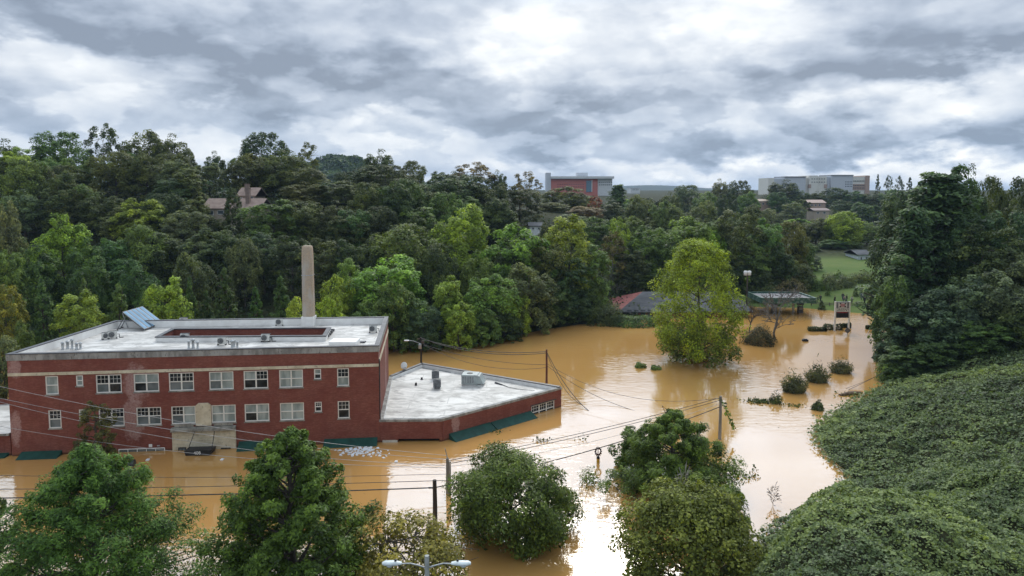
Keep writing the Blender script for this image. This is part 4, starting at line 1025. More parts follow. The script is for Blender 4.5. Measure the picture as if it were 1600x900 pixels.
# kudzu: density follows how near the camera the ground is
xs, ys = [], []
for (x0, x1, y0, y1, n) in ((9, 38, 34, 60, 120000), (24, 72, 46, 84, 130000), (30, 92, 80, 118, 90000)):
    xs.append(rk.uniform(x0, x1, n)); ys.append(rk.uniform(y0, y1, n))
x, y = np.concatenate(xs), np.concatenate(ys)
sd = shore_dist(x, y); ok = sd > -.5 + .35 * rk.normal(size=len(x)); x, y, sd = x[ok], y[ok], sd[ok]
e = .15
z0 = ground_z(x, y); gxn = (ground_z(x + e, y) - z0) / e; gyn = (ground_z(x, y + e) - z0) / e
nrm = np.stack([-gxn, -gyn, np.ones_like(gxn)], -1); nrm = np.where(np.abs(nrm) > 4, np.sign(nrm) * 4, nrm); nrm /= np.linalg.norm(nrm, axis=1, keepdims=True)
lump = .50 * (.5 + .5 * wav(x, y, 2.1, 9)) + .34 * (.5 + .5 * wav(x, y, 4.7, 6)) * (.6 + .4 * wav(x, y, .6, 3))
off = rk.uniform(0, 1, len(x)) ** .7 * .25 + lump
pos = np.stack([x, y, np.maximum(z0, -.05)], -1) + nrm * off[:, None]
nn = nrm * .55 + np.array([0, 0, .45]) + rk.normal(size=nrm.shape) * .42
me = quads_mesh('kudzu_vines', pos, nn, (.155 + .0013 * (pos[:, 1] - 40)) * np.exp(rk.normal(size=len(x)) * .28), .85, rk, rk.uniform(0, 1, len(x)), np.clip(.46 + .36 * wav(x, y, .17, 2) + .22 * wav(x, y, .75, 4) + rk.normal(size=len(x)) * .1, 0, 1), .14)
mark(link('kudzu_vines', me, color=(.125, .172, .074)), kind='stuff', label='blanket of green kudzu leaves over the right bank and near mound')
# undergrowth on the wooded hills
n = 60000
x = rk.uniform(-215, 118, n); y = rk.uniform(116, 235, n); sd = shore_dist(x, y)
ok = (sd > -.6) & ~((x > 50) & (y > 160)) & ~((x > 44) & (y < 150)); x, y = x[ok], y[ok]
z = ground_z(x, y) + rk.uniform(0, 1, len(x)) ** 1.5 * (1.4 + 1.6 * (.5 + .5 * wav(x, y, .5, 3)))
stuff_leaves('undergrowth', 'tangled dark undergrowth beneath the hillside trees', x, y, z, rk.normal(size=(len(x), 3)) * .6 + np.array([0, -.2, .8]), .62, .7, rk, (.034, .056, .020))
n = 26000
x = rk.normal(-187, 55, n); y = rk.normal(800, 60, n); z = ground_z(x, y) + rk.uniform(0, 9, n) * (.6 + .4 * wav(x, y, .16, 3))
stuff_leaves('distant_woods', 'far wooded hilltop showing between the skyline trees', x, y, z, rk.normal(size=(n, 3)) * .6 + np.array([0, -.4, .7]), 3.0, .8, rk, (.045, .075, .030))
label_trees()
# ------------------------------------------------------------------ far buildings and houses
def block(root, name, u0, u1, vt, vb, d, dep, mat, yoff=0., parent=None, zb=None):
    a, b = D(u0, vt, d), D(u1, vt, d); z0 = zat(vb, d) if zb is None else zb
    m = MB(); m.box(a[0], b[0], d + yoff, d + yoff + dep, z0, a[2]); return m.build(name, mat, parent or root)
def win_rows(root, u0, u1, cols, rows, d, mat, yoff=0., fill=.5, hfill=.45):
    for (vt, vb) in rows:
        for k in range(cols):
            a = u0 + (u1 - u0) * (k + .5 - fill / 2) / cols; b = u0 + (u1 - u0) * (k + .5 + fill / 2) / cols
            p, q = D(a, vt, d), D(b, vb, d); m = MB(); m.box(p[0], q[0], d + yoff - .12, d + yoff + .1, q[2], p[2]); m.build('window', mat, root)
FARGLASS = simple('far_window_glass', (.06, .075, .085), .25)
FARWHITE = simple('far_white_panel', (.62, .63, .63), .6); FARRED = simple('far_red_brick', (.50, .16, .13), .8); FARGREY = simple('far_grey_panel', (.55, .57, .61), .6)
FARDARK = simple('far_slate_panel', (.22, .225, .24), .6); FARTAN = simple('far_tan_panel', (.72, .69, .62), .7); FARBRICK = simple('far_brown_brick', (.40, .28, .22), .8)
d = 640.
hb = empty('hospital_block', (*D(905, 300, d)[:2], 20), 'distant red brick hospital block with white flat canopy roof on the skyline', 'building')
block(hb, 'wall', 861, 934, 279.5, 312, d, 40, FARRED, zb=10)
block(hb, 'white_wing', 934.2, 957, 279.5, 312, d, 38, FARWHITE, .6, zb=10)
block(hb, 'stair_tower', 853.5, 860.8, 269.8, 312, d, 22, FARGREY, -.5, zb=10)
block(hb, 'roof', 861, 959, 275.5, 279.2, d, 44, FARWHITE, -3)
block(hb, 'glass_bay', 916, 924, 282, 300, d, 5, simple('far_blue_glass', (.12, .20, .26), .2), -.4)
block(hb, 'white_mullion', 924.3, 925.4, 281, 300, d, 5, FARWHITE, -.45)
block(hb, 'roof_plant_room', 903, 920, 269.5, 275.3, d, 14, FARGREY, 8)
win_rows(hb, 870, 913, 12, ((287.5, 288.7), (291.3, 292.5), (295, 296.2)), d, FARGLASS, 0, .35)
win_rows(hb, 935, 957, 7, ((284, 285.6), (288, 289.6)), d, FARGLASS, .6, .5)
d = 760.
ho = empty('hospital_complex', (*D(1283, 300, d)[:2], 20), 'long distant grey and tan hospital complex on the right skyline', 'building')
for nm, u0, u1, vt, mat, yo in (('tan_wing', 1202.5, 1212, 278, FARTAN, 4), ('slate_block', 1226, 1259, 276.5, FARGREY, 0), ('link_block', 1259.2, 1264.8, 277.5, FARTAN, 3), ('cream_block', 1265, 1278, 274.2, FARTAN, 0), ('cream_block', 1278.2, 1293, 275.5, FARTAN, 1.5),
        ('link_block', 1293.2, 1298.8, 276.6, FARGREY, 3), ('slate_block', 1299, 1333, 274, FARGREY, 0), ('tan_wing', 1333.2, 1353, 276, FARTAN, 2), ('brick_wing', 1353.2, 1360, 274.2, FARBRICK, 1), ('grey_wing', 1212.2, 1225.8, 279, FARGREY, 5)):
    b = block(ho, nm, u0, u1, vt, 300, d, 30, mat, yo, zb=12)
    if nm == 'slate_block': block(ho, 'roof_edge', u0 - .5, u1 + .5, vt - .9, vt + .5, d, 31, FARDARK, yo - .8, parent=ho)
block(ho, 'brick_base', 1333.5, 1352.8, 287.5, 297, d, 4, FARBRICK, 1.5)
block(ho, 'brick_base', 1264, 1267, 288, 294, d, 4, FARBRICK, -.6); block(ho, 'brick_base', 1288.5, 1293, 288, 294, d, 4, FARBRICK, .8)
for a in ((1235, 1257, 8, ((286, 287.4), (290.5, 292)), 0), (1320, 1332, 5, ((283.5, 285), (287, 288.5), (290.5, 292)), 0), (1334, 1352, 7, ((282, 283.6), (289, 290.5), (293, 294.5)), 1.4), (1267, 1290, 6, ((279, 280.2), (284, 285.2)), 0)):
    win_rows(ho, a[0], a[1], a[2], a[3], d, FARWHITE if a[0] < 1300 and a[0] != 1267 else FARGLASS, a[4], .5)
def house(name, label, u0, u1, veave, vridge, vb, d, dep, wall, roof, wins=(), chim=None, hip=False):
    a, b = D(u0, veave, d), D(u1, veave, d); zr = zat(vridge, d + dep / 2); zb_ = min(zat(vb, d), float(ground_z((a[0] + b[0]) / 2, d))) - .3
    r = empty(name, ((a[0] + b[0]) / 2, d, zb_), label, 'house')
    m = MB(); m.box(a[0], b[0], d, d + dep, zb_, a[2])
    if not hip:
        for x in (a[0], b[0]): m.add([(x, d, a[2]), (x, d + dep, a[2]), (x, d + dep / 2, zr - .15)], [(0, 1, 2) if x == b[0] else (2, 1, 0)])
    m.build('wall', wall, r)
    m = MB(); o = .5; th = .18; k = min((b[0] - a[0]) * .35, dep / 2) if hip else 0
    x0, x1 = a[0] - o, b[0] + o; y0, y1, ym = d - o, d + dep + o, d + dep / 2; ze = a[2] - .1
    for dz in (0, th):
        V = [(x0, y0, ze + dz), (x1, y0, ze + dz), (x1, y1, ze + dz), (x0, y1, ze + dz), (x0 + k, ym, zr + dz), (x1 - k, ym, zr + dz)]
        F = [(0, 1, 5, 4), (2, 3, 4, 5), (1, 2, 5), (3, 0, 4)]
        m.add(V, F if dz else [f[::-1] for f in F])
    n0 = len(m.v) - 12
    for i, j in ((0, 1), (1, 2), (2, 3), (3, 0)): m.f.append((n0 + i, n0 + j, n0 + 6 + j, n0 + 6 + i)); m.sm.append(False)
    rf_ = m.build('roof', roof, r)
    for (w0, w1, v0, v1) in wins:
        p, q = D(w0, v0, d), D(w1, v1, d); f = MB(); f.box(p[0], q[0], d - .08, d + .05, q[2], p[2]); o_ = f.build('window', FARWHITE, r)
        g = MB(); g.box(p[0] + .12, q[0] - .12, d - .11, d - .081, q[2] + .12, p[2] - .12); g.build('pane', FARGLASS, o_)
    if chim:
        p, q = D(chim[0], chim[2], d), D(chim[1], chim[2], d); m = MB(); m.box(p[0], q[0], d + dep * .2, d + dep * .2 + 1.2, a[2], p[2])
        m.box(p[0] - .12, q[0] + .12, d + dep * .2 - .12, d + dep * .2 + 1.32, p[2] - .003, p[2] + .15); m.build('chimney', simple('brown_chimney', (.22, .16, .13), .9), rf_)
    return r
TANW = simple('tan_siding', (.40, .33, .26), .8); BROWNR = mottled('brown_shingles', (.20, .14, .115), (.27, .20, .165), .8, .9); GREYR = mottled('grey_shingles', (.065, .068, .074), (.12, .122, .13), .6, .95, 0, .12, stretch=(.3, .3, 2)); WHITEW = simple('white_siding', (.62, .64, .65), .7)
house('house', 'tan house with brown shingle roof half hidden by hillside trees', 318, 405, 326, 311, 342, 186, 9, TANW, BROWNR, [(322, 334, 329, 336), (340, 350, 328.5, 335), (376, 386, 328, 336), (390, 400, 328, 335)], (379, 385, 294))
tu = house('house', 'tall tan upper house with chimney above the brown-roofed house', 372, 398, 306, 294, 330, 197, 8, TANW, BROWNR, [(374, 379, 308, 314), (387, 396, 307, 312)], (378.5, 384.5, 288))
house('house', 'white house glimpsed between dark oaks right of the brick chimney', 594, 626, 322, 312, 344, 199, 8, WHITEW, GREYR, [(600, 605, 328, 334), (612, 617, 328, 334)])
house('house', 'pale house with grey roof peeking over the bright bank trees', 828, 848, 353, 348, 362, 205, 8, WHITEW, GREYR, [(831, 835, 355, 359), (840, 844, 355, 359)])
house('house', 'brick apartment house with tan roof below the right skyline trees', 1176, 1205, 314.5, 311.5, 324, 440, 12, FARBRICK, simple('tan_roof', (.42, .33, .26), .9), [(1179 + 6 * k, 1182 + 6 * k, 317, 320) for k in range(4)])
house('house', 'brick apartment house with pink brown roof left of dark round trees', 1264, 1290, 317, 312.5, 328, 450, 12, FARBRICK, simple('pinkish_roof', (.42, .31, .26), .9), [(1267 + 6 * k, 1270 + 6 * k, 319, 322) for k in range(3)])
house('house', 'low brown-roofed house lowest on the distant slope', 1272, 1296, 329, 325.5, 338, 400, 10, TANW, simple('dusty_roof', (.26, .20, .18), .9), [(1276, 1280, 331, 334), (1286, 1290, 331, 334)])
house('house', 'pale blue-white house behind the lawn beside the dark pines', 1341, 1362, 398, 391, 416, 236, 9, simple('pale_blue_siding', (.50, .54, .58), .7), GREYR, [(1344, 1347, 401, 406), (1352, 1355, 401, 406)])
sh_ = house('shed', 'brown roofed shed low behind the lawn under dark pine limbs', 1372, 1392, 430, 425, 437, 222, 6, TANW, simple('shed_roof', (.30, .21, .16), .9)); sh_['category'] = 'shed'

# ------------------------------------------------------------------ store with grey roof, fuel canopy, pylon sign
dS = 157.
sr = empty('store_building', (*D(1075, 490, dS)[:2], 0), 'flooded store with long grey hip roof and red gable end behind the lime-yellow tree', 'building')
ze = zat(487, dS); zr_ = zat(456, dS + 9); xa, xb = D(966, 487, dS)[0], D(1178, 474, dS)[0]
m = MB(); m.box(xa + 1, xb - 1.5, dS + .5, dS + 18, -1.5, ze); m.build('wall', BRICK2, sr)
m = MB(); xr0, xr1 = xa + 7.0, D(1146, 455, dS + 9)[0]
V = [(xa, dS, ze), (xb, dS, ze), (xb, dS + 19, ze), (xa, dS + 19, ze), (xr0, dS + 9.5, zr_), (xr1, dS + 9.5, zr_)]
m.add(V, [(0, 1, 5, 4), (2, 3, 4, 5), (1, 2, 5)]); m.add([tuple(np.array(p) - [0, 0, .25]) for p in V], [(4, 5, 1, 0), (5, 4, 3, 2), (5, 2, 1)])
m.add([V[0], V[1], (xb, dS, ze - .25), (xa, dS, ze - .25)], [(3, 2, 1, 0)])
m.build('roof', GREYR, sr)
m = MB(); m.add([V[3], V[0], V[4], (xa, dS, ze - .3), (xa, dS + 19, ze - .3)], [(0, 1, 2), (0, 4, 3, 1)])
m.build('gable', mottled('red_siding', (.15, .032, .027), (.23, .05, .042), 1.5, .8, stretch=(.2, .2, 3)), sr)
for k in range(4):
    m = MB(); x = xa + 2 + k * 1.5; m.box(x, x + 1., dS + .42, dS + .5, .3, 1.7); m.build('window', FARGLASS, sr)
gd = P(1250, 489, 0)[1] + 1
gc = empty('fuel_canopy', (*D(1236, 489, gd)[:2], 0), 'flooded green and white fuel station canopy on slim columns beside the store', 'canopy')
zc1 = zat(465.5, gd - 5); zc0 = zat(474, gd - 5); cx0, cx1 = D(1190, 470, gd - 5)[0], D(1276, 470, gd - 5)[0]
def m_fascia(T):
    co = T.n('ShaderNodeTexCoord').outputs['Object']
    n = T.noise(T.vscale(co, (1.4, 1, 1.8)), 1., 4, .6)
    return princ(T, T.mix(T.smooth(n, .5, .62), (.025, .085, .06), (.17, .23, .20)), .5)
m = MB(); m.ring([(cx0, gd - 5), (cx1, gd - 5), (cx1, gd + 5), (cx0, gd + 5)], [(cx0 + .3, gd - 4.7), (cx1 - .3, gd - 4.7), (cx1 - .3, gd + 4.7), (cx0 + .3, gd + 4.7)], zc0, zc1); m.build('fascia', material('green_white_fascia', m_fascia), gc)
m = MB(); m.box(cx0 + .31, cx1 - .31, gd - 4.69, gd + 4.69, zc0 + .25, zc1 - .35); m.build('roof', simple('dirty_canopy_roof', (.22, .21, .21), .9), gc)
for x in (cx0 + 3.2, cx1 - 3.2):
    m = MB(); m.box(x - .2, x + .2, gd - .2, gd + .2, -1.2, zc0 + .25); m.build('column', WHITEPAINT, gc)
PUMP = mottled('fuel_pump_paint', (.05, .05, .06), (.13, .13, .14), 2, .5)
def fuel_pump(x, y, label):
    r = empty('fuel_pump', (x, y, 0), label, 'fuel pump', 'fuel pumps under the canopy')
    m = MB(); m.bevbox(x - .55, x + .55, y - .4, y + .4, -.9, 1.5, .06); b = m.build('cabinet', PUMP, r)
    m = MB(); m.bevbox(x - .65, x + .65, y - .45, y + .45, 1.75, 2.2, .06)
    for s in (-.5, .5): m.box(x + s - .06, x + s + .06, y - .1, y + .1, 1.502, 1.748)
    m.build('canopy_sign', PUMP, r)
    m = MB(); m.box(x - .4, x + .4, y - .425, y - .401, .7, 1.3); m.build('display_panel', simple('pump_display', (.30, .30, .31), .3), r)
    m = MB(); m.tube([(x + .56, y - .1, 1.2), (x + .8, y - .2, .7), (x + .7, y - .2, .1), (x + .57, y - .1, .4)], .035, 5); m.build('hose', BLACKMETAL, r)
fuel_pump(D(1250, 490, gd - .5)[0], gd - .5, 'dark fuel pump standing in the flood under right end of the green canopy')
fuel_pump(D(1209, 500, gd - 2)[0], gd - 2, 'dark fuel pump behind the leafless tree under left end of green canopy')

ps = P(1303, 517); dp = ps[1]
sg = empty('pylon_sign', (*P(1316, 517)[:2], 0), "tall two-post roadside sign reading GREEN'S above a black message board", 'sign')
zt_ = zat(471, dp); x0, x1 = D(1304.5, 500, dp)[0], D(1326.5, 500, dp)[0]; pw = .14
for x in (x0, x1):
    m = MB(); m.box(x - pw, x + pw, dp - pw, dp + pw, -1.2, zt_); m.build('post', WHITEPAINT, sg)
zz = lambda v: zat(v, dp)
def board(name, v0, v1, mat, y0=-.12, y1=.12, parent=None, a=0., b=0.):
    m = MB(); m.box(x0 + pw + .004 + a, x1 - pw - .004 - b, dp + y0, dp + y1, zz(v1), zz(v0)); return m.build(name, mat, parent or sg)
b1 = board('emblem_board', 471.5, 481.3, GREYMETAL); b2 = board('name_board', 481.5, 487, WHITEPAINT); b3 = board('message_board', 487.2, 496.5, BLACKMETAL)
board('emblem', 472.6, 480.6, WHITEPAINT, -.15, -.121, b1, .4, .4)
board('emblem_mark', 474.2, 479.2, simple('faded_pink', (.55, .30, .29), .7), -.17, -.151, b1, .75, .75)
for s, t in ((0, 473.2), (1, 473.2), (0, 477.8), (1, 477.8)):
    m = MB(); xx = x0 + pw + .62 if s == 0 else x1 - pw - .92; m.box(xx, xx + .3, dp - .19, dp - .172, zz(t + 2), zz(t)); m.build('emblem_corner', BLACKMETAL, b1)
board('red_strip', 487.6, 488.7, simple('red_strip', (.35, .04, .05), .6), -.15, -.121, b3, .25, .25)
put_text('lettering', "GREEN'S", .74, ((x0 + x1) / 2, dp - .125, zz(484.2)), (1, 0, 0), (0, 0, 1), simple('teal_lettering', (.0, .085, .08), .6), b2, .01, .22)
wq = P(1324, 524); wd = empty('warning_sign', (wq[0], wq[1], 0), 'back of a grey diamond road sign barely above the water before the pylon sign', 'sign')
m = MB(); h = .62; zc = .95; yv = wq[1]
m.hexa([(wq[0], yv - .02, zc - h), (wq[0] + h, yv - .02, zc), (wq[0] + .001, yv + .02, zc - h + .001), (wq[0] - h, yv - .02, zc)] and [(wq[0] - h, yv - .02, zc), (wq[0], yv - .02, zc - h), (wq[0], yv + .02, zc - h), (wq[0] - h, yv + .02, zc), (wq[0], yv - .02, zc + h), (wq[0] + h, yv - .02, zc), (wq[0] + h, yv + .02, zc), (wq[0], yv + .02, zc + h)]); m.build('plate', simple('dull_sign_metal', (.13, .14, .16), .5), wd)
m = MB(); m.tube([(wq[0], yv + .06, -1), (wq[0], yv + .06, 1.3)], .05, 6); m.build('post', GALV, wd)

# ------------------------------------------------------------------ shrubs and hedges in the flood, small trees on the lawn
def bush(name, u, vb, wpx, hpx, label, seed, tone, n=2600, leaf=.3, box=False, grassy=False, cat='bush', group='bushes in the flood', zoff=0., d=None, aspect=.5):
    c = P(u, vb, 0) if d is None else D(u, vb, d); rg = np.random.default_rng(seed); k = c[1] / FPX; W, H = wpx * k, hpx * k
    gz = max(float(ground_z(c[0], c[1])), 0) + zoff
    m = n
    if box:
        p = rg.uniform(-1, 1, (m, 3)) * np.array([1, .6, 1]); f = rg.integers(0, 3, m); ax = np.arange(m); p[ax, f] = np.sign(p[ax, f]) * np.array([1, .6, 1])[f]
        nr = p.copy(); p = p * np.array([W / 2, W / 4, H / 2]) * (1 + rg.normal(size=(m, 3)) * .09); p[:, 2] += H / 2; p[:, 2] *= 1 + .10 * np.sin(p[:, 0] * 2.2 + seed)
    elif grassy:
        a = rg.uniform(0, 6.28, m); r = np.sqrt(rg.uniform(0, 1, m)); q = rg.uniform(0, 1, m)
        p = np.stack([np.cos(a) * r * W * .38 * (1 + .5 * q), np.sin(a) * r * W * .32 * (1 + .5 * q), q * H * (1.08 - .62 * r) * (1 + .5 * rg.normal(size=m) * .6)], -1); nr = np.stack([np.cos(a), np.sin(a), rg.normal(size=m) * .5 + .35], -1)
    else:
        dd = sph(rg, m); dd[:, 2] = np.abs(dd[:, 2]); lob = 1 + .16 * np.sin(dd[:, 0] * 5 + seed) + .13 * np.sin(dd[:, 1] * 7 + seed * 2)
        p = dd * (rg.uniform(.45, 1, (m, 1)) ** .5) * lob[:, None] * np.array([W / 2, W * .42, H]); nr = dd + np.array([0, 0, .4])
    p[:, 2] = np.maximum(p[:, 2], -.1)
    me = quads_mesh('foliage', p, nr + rg.normal(size=p.shape) * .45, leaf, aspect, rg, rg.uniform(0, 1, m), np.clip(.5 + .35 * wav(p[:, 0], p[:, 1] + p[:, 2], 1.6, seed), 0, 1), .12)
    o = empty(name, (c[0], c[1], gz), label, cat, group)
    link('foliage', me, o, color=TONE[tone] if isinstance(tone, str) else tone)
    t = MB()
    for i in range(7):
        a = rg.uniform(0, 6.28); rr = W * .28 * rg.uniform(.3, 1); t.tube([(0, 0, -.3), (rr * .5 * math.cos(a), rr * .5 * math.sin(a), H * .35), (rr * math.cos(a), rr * math.sin(a), H * .75)], [.05, .035, .015], 4, cap=False)
    mm = t.build('stem', BARK); me2 = mm.data; bpy.data.objects.remove(mm); link('stem', me2, o)
    return o
for k, (u, vb, w_, h_, lab) in enumerate([(1277, 517, 25, 6, 'longest low clipped hedge left of the pylon sign'), (1302, 515, 26, 8, 'clipped hedge behind the left post of the pylon sign'), (1322.5, 512, 12, 7, 'short clipped hedge behind the right post of the pylon sign'), (1360, 514, 13, 6, 'short clipped hedge alone between pylon sign and dark pines')]):
    bush('hedge', u, vb, w_, h_, lab, 60 + k, (.055, .070, .022), 1500, .26, box=True, cat='hedge', group='hedges in the flood')
bush('round_bush', 1187, 537, 56, 28, 'smooth brown-green dome-shaped bush right of the lime-yellow tree', 70, (.065, .062, .026), 5200, .24)
bush('reed_bush', 1241, 612, 42, 28, 'largest dark spiky bush in the flood, lowest of three', 71, (.085, .095, .040), 1900, .55, grassy=True, group='spiky bushes', aspect=.16)
bush('reed_bush', 1277, 596, 40, 26, 'spiky bush in the flood, middle one of three', 72, (.088, .098, .042), 1700, .55, grassy=True, group='spiky bushes', aspect=.16)
bush('reed_bush', 1314, 582, 38, 20, 'spiky bush in the flood, farthest of three', 73, (.092, .10, .046), 1500, .55, grassy=True, group='spiky bushes', aspect=.16)
bush('shrub', 1384, 566, 34, 34, 'loose brownish shrub at the foot of the dark pines by the water', 74, 'brown', 2000, .32)
bush('shrub', 1392, 596, 40, 38, 'dark green shrub at the water edge below the loose brownish shrub', 75, 'mid', 2400, .32)
bush('shrub', 1278, 640, 20, 14, 'small dark clump of leaves floating near the kudzu bank', 76, 'dark', 700, .28)
bush('shrub', 1212, 630, 22, 17, 'half drowned dark sprig at the right end of the floating weed line', 77, 'dark', 520, .28, grassy=True, aspect=.3)
bush('shrub', 1000, 574, 20, 8, 'tiny bright green shrub top breaking the water before the annex', 78, 'mid', 600, .25)
bush('shrub', 1024, 577, 18, 7, 'tiny green shrub top right beside the other drowned shrub', 79, 'mid', 500, .25)
bush('shrub', 990, 507, 84, 15, 'dark shrubs on the bank before the red gable', 80, 'deep', 3600, .34, group='bank shrubs')
bush('shrub', 948, 507, 60, 34, 'dark shrub on the bank left of the red gable', 81, 'dark', 3000, .36, group='bank shrubs')
bush('shrub', 1222, 445, 90, 34, 'grey-brown scrub behind the green fuel canopy', 82, 'brown', 4200, .45, d=186, group='scrub by the lawn', zoff=-1)
bush('shrub', 1200, 462, 60, 30, 'dark scrub left behind the green fuel canopy', 83, 'dark', 3000, .42, d=176, group='scrub by the lawn', zoff=-1)
for k, (u, vb, w_, h_, dd, lab, tn) in enumerate([(1296, 448, 40, 26, 190, 'grey-green round bush in the middle of the lawn edge', 'grey'), (1276, 450, 26, 22, 189, 'green bush left of the round grey-green lawn bush', 'mid'), (1322, 446, 30, 20, 192, 'pale green bush right of the round grey-green lawn bush', 'grey'), (1256, 446, 44, 26, 193, 'dark scrubby bush at the left end of the lawn', 'dark'), (1345, 438, 44, 20, 198, 'olive bush at the right end of the lawn under pine limbs', 'olive'), (1308, 436, 40, 18, 200, 'low grey-green bush higher up the lawn', 'mid')]):
    bush('lawn_bush', u, vb, w_, h_, lab, 90 + k, tn, 2200, .42, d=dd, group='bushes on the lawn', zoff=-.5)
for u, vt, w_, dd, key, tn, lab in [(1338, 451, 14, 180, 'cone1', 'deep', 'small dark evergreen on the lawn, left of two among the people'), (1353.5, 454, 13, 178, 'cone2', 'deep', 'small dark evergreen on the lawn, right of two among the people'), (1294, 444, 12, 182, 'cone1', 'mid', 'small green evergreen on the lawn left of the pylon sign'), (1284, 468, 15, 168, 'cone2', 'dark', 'little dark cone-shaped shrub at the water edge left of pylon sign'), (1376, 460, 34, 166, 'tall1', 'yellow', 'small yellowing tree at lawn edge before the dark pines')]:
    place_tree(u, vt, w_, dd, key, tn, GP, label=lab, group='small trees on the lawn')
label_trees()

# ------------------------------------------------------------------ people on the lawn
SKIN = simple('skin', (.45, .27, .19), .6)
def body_mesh(name, stride=.12, arm=.1):
    J, E, Rd = [], [], []
    def j(p, r, par=None):
        J.append(p); Rd.append(r)
        if par is not None: E.append((par, len(J) - 1))
        return len(J) - 1
    pel = j((0, 0, .96), .15); sp = j((0, 0, 1.15), .14, pel); ch = j((0, -.01, 1.36), .16, sp); ne = j((0, 0, 1.51), .06, ch); hd = j((0, -.02, 1.60), .085, ne); h2 = j((0, -.02, 1.70), .09, hd); j((0, -.01, 1.77), .05, h2)
    for s in (-1, 1):
        hp = j((s * .09, 0, .90), .095, pel); kn = j((s * .11, -stride * s - .02, .50), .065, hp); an_ = j((s * .11, -stride * s * 1.3 + .04, .09), .045, kn); j((s * .12, -stride * s * 1.3 - .14, .04), .04, an_)
        sh_ = j((s * .19, 0, 1.42), .07, ch); el = j((s * (.24 + arm), .03, 1.14), .045, sh_); wr = j((s * (.23 + arm * .6), -.10, .90), .03, el); pm = j((s * (.23 + arm * .5), -.13, .83), .034, wr)
        for q in range(4): f1 = j((s * (.23 + arm * .5) + (q - 1.5) * .012, -.15 - .01 * q, .775), .009, pm); j((s * (.23 + arm * .5) + (q - 1.5) * .011, -.145, .735 + .006 * abs(q - 1.5)), .007, f1)
        th_ = j((s * (.20 + arm * .5), -.165, .81), .010, pm); j((s * (.20 + arm * .5), -.175, .775), .008, th_)
    me = bpy.data.meshes.new(name); me.from_pydata(J, E, []); o = bpy.data.objects.new(name, me); COL.objects.link(o)
    md = o.modifiers.new('skin', 'SKIN')
    for v, r in zip(me.skin_vertices[0].data, Rd): v.radius = (r, r)
    me.skin_vertices[0].data[0].use_root = True
    o.modifiers.new('smooth', 'SUBSURF').levels = 1
    bpy.context.view_layer.update()
    res = bpy.data.meshes.new_from_object(o.evaluated_get(bpy.context.evaluated_depsgraph_get()))
    bpy.data.objects.remove(o); res.name = name
    return res
def cloth(src, name, z0, z1, xmax, grow):
    """a garment: the part of the body between two heights, grown a little"""
    import bmesh
    bm = bmesh.new(); bm.from_mesh(src); bm.normal_update()
    for f in list(bm.faces):
        c = f.calc_center_median()
        if not (z0 < c.z < z1): bm.faces.remove(f)
    for v in list(bm.verts):
        if not v.link_faces: bm.verts.remove(v)
    for v in bm.verts: v.co += v.normal * grow
    me = bpy.data.meshes.new(name); bm.to_mesh(me); bm.free(); return me
BODY = [body_mesh('person', .10, .06), body_mesh('person', .02, .16), body_mesh('person', .20, .03)]
for b in BODY: b.materials.append(SKIN)
WEAR = [(cloth(b, 'shirt', 1.0, 1.5, 1, .022), cloth(b, 'trousers', .06, 1.02, 1, .018), cloth(b, 'hair', 1.665, 1.9, 1, .016)) for b in BODY]
PPL = [(1262.5, 463, 176, (.30, .05, .05), (.03, .03, .05), 'person in red top standing alone behind the fuel canopy'), (1278, 466, 174, (.02, .02, .025), (.02, .02, .03), 'person in black beside a companion right of the fuel canopy'), (1282, 465, 175, (.05, .06, .05), (.02, .02, .03), 'person in dark green right of the person in black near the canopy'),
       (1304.5, 466, 173, (.012, .012, .015), (.012, .012, .015), 'person all in black above the left post of the pylon sign'), (1317, 464, 176, (.025, .025, .03), (.03, .04, .08), 'person in dark top and blue trousers left of a group of three'), (1319.5, 467, 173, (.35, .25, .22), (.06, .06, .07), 'person in pale pink top in the middle of a group of three'), (1323, 466, 174, (.03, .03, .03), (.025, .025, .03), 'person in dark clothes right of a group of three'),
       (1345.5, 465, 177, (.20, .23, .28), (.05, .06, .09), 'person in pale blue top between two small evergreens'), (1348, 466, 175, (.28, .28, .28), (.04, .04, .05), 'person in grey top beside the pale blue top between evergreens'), (1351, 470, 171, (.015, .015, .02), (.015, .015, .02), 'person in black standing before the right small evergreen'), (1331, 470, 172, (.45, .42, .36), (.10, .10, .10), 'person in cream top left of the left small evergreen')]
for k, (u, vb, dd, c1, c2, lab) in enumerate(PPL):
    p = D(u, vb, dd); b = k % 3
    o = empty('person', (p[0], dd, float(ground_z(p[0], dd)) + .02), lab, 'person', 'onlookers on the lawn', rz=k * 1.3)
    o.scale = (1.04, 1.04, 1.0)
    link('body', BODY[b], o)
    for nm, me, c in zip(('shirt', 'trousers', 'hair'), WEAR[b], (c1, c2, (.02, .015, .01))):
        m2 = me.copy() ; m2.materials.clear(); link(nm, m2, o, material(f'{nm} cloth', lambda T: princ(T, c, .85)))

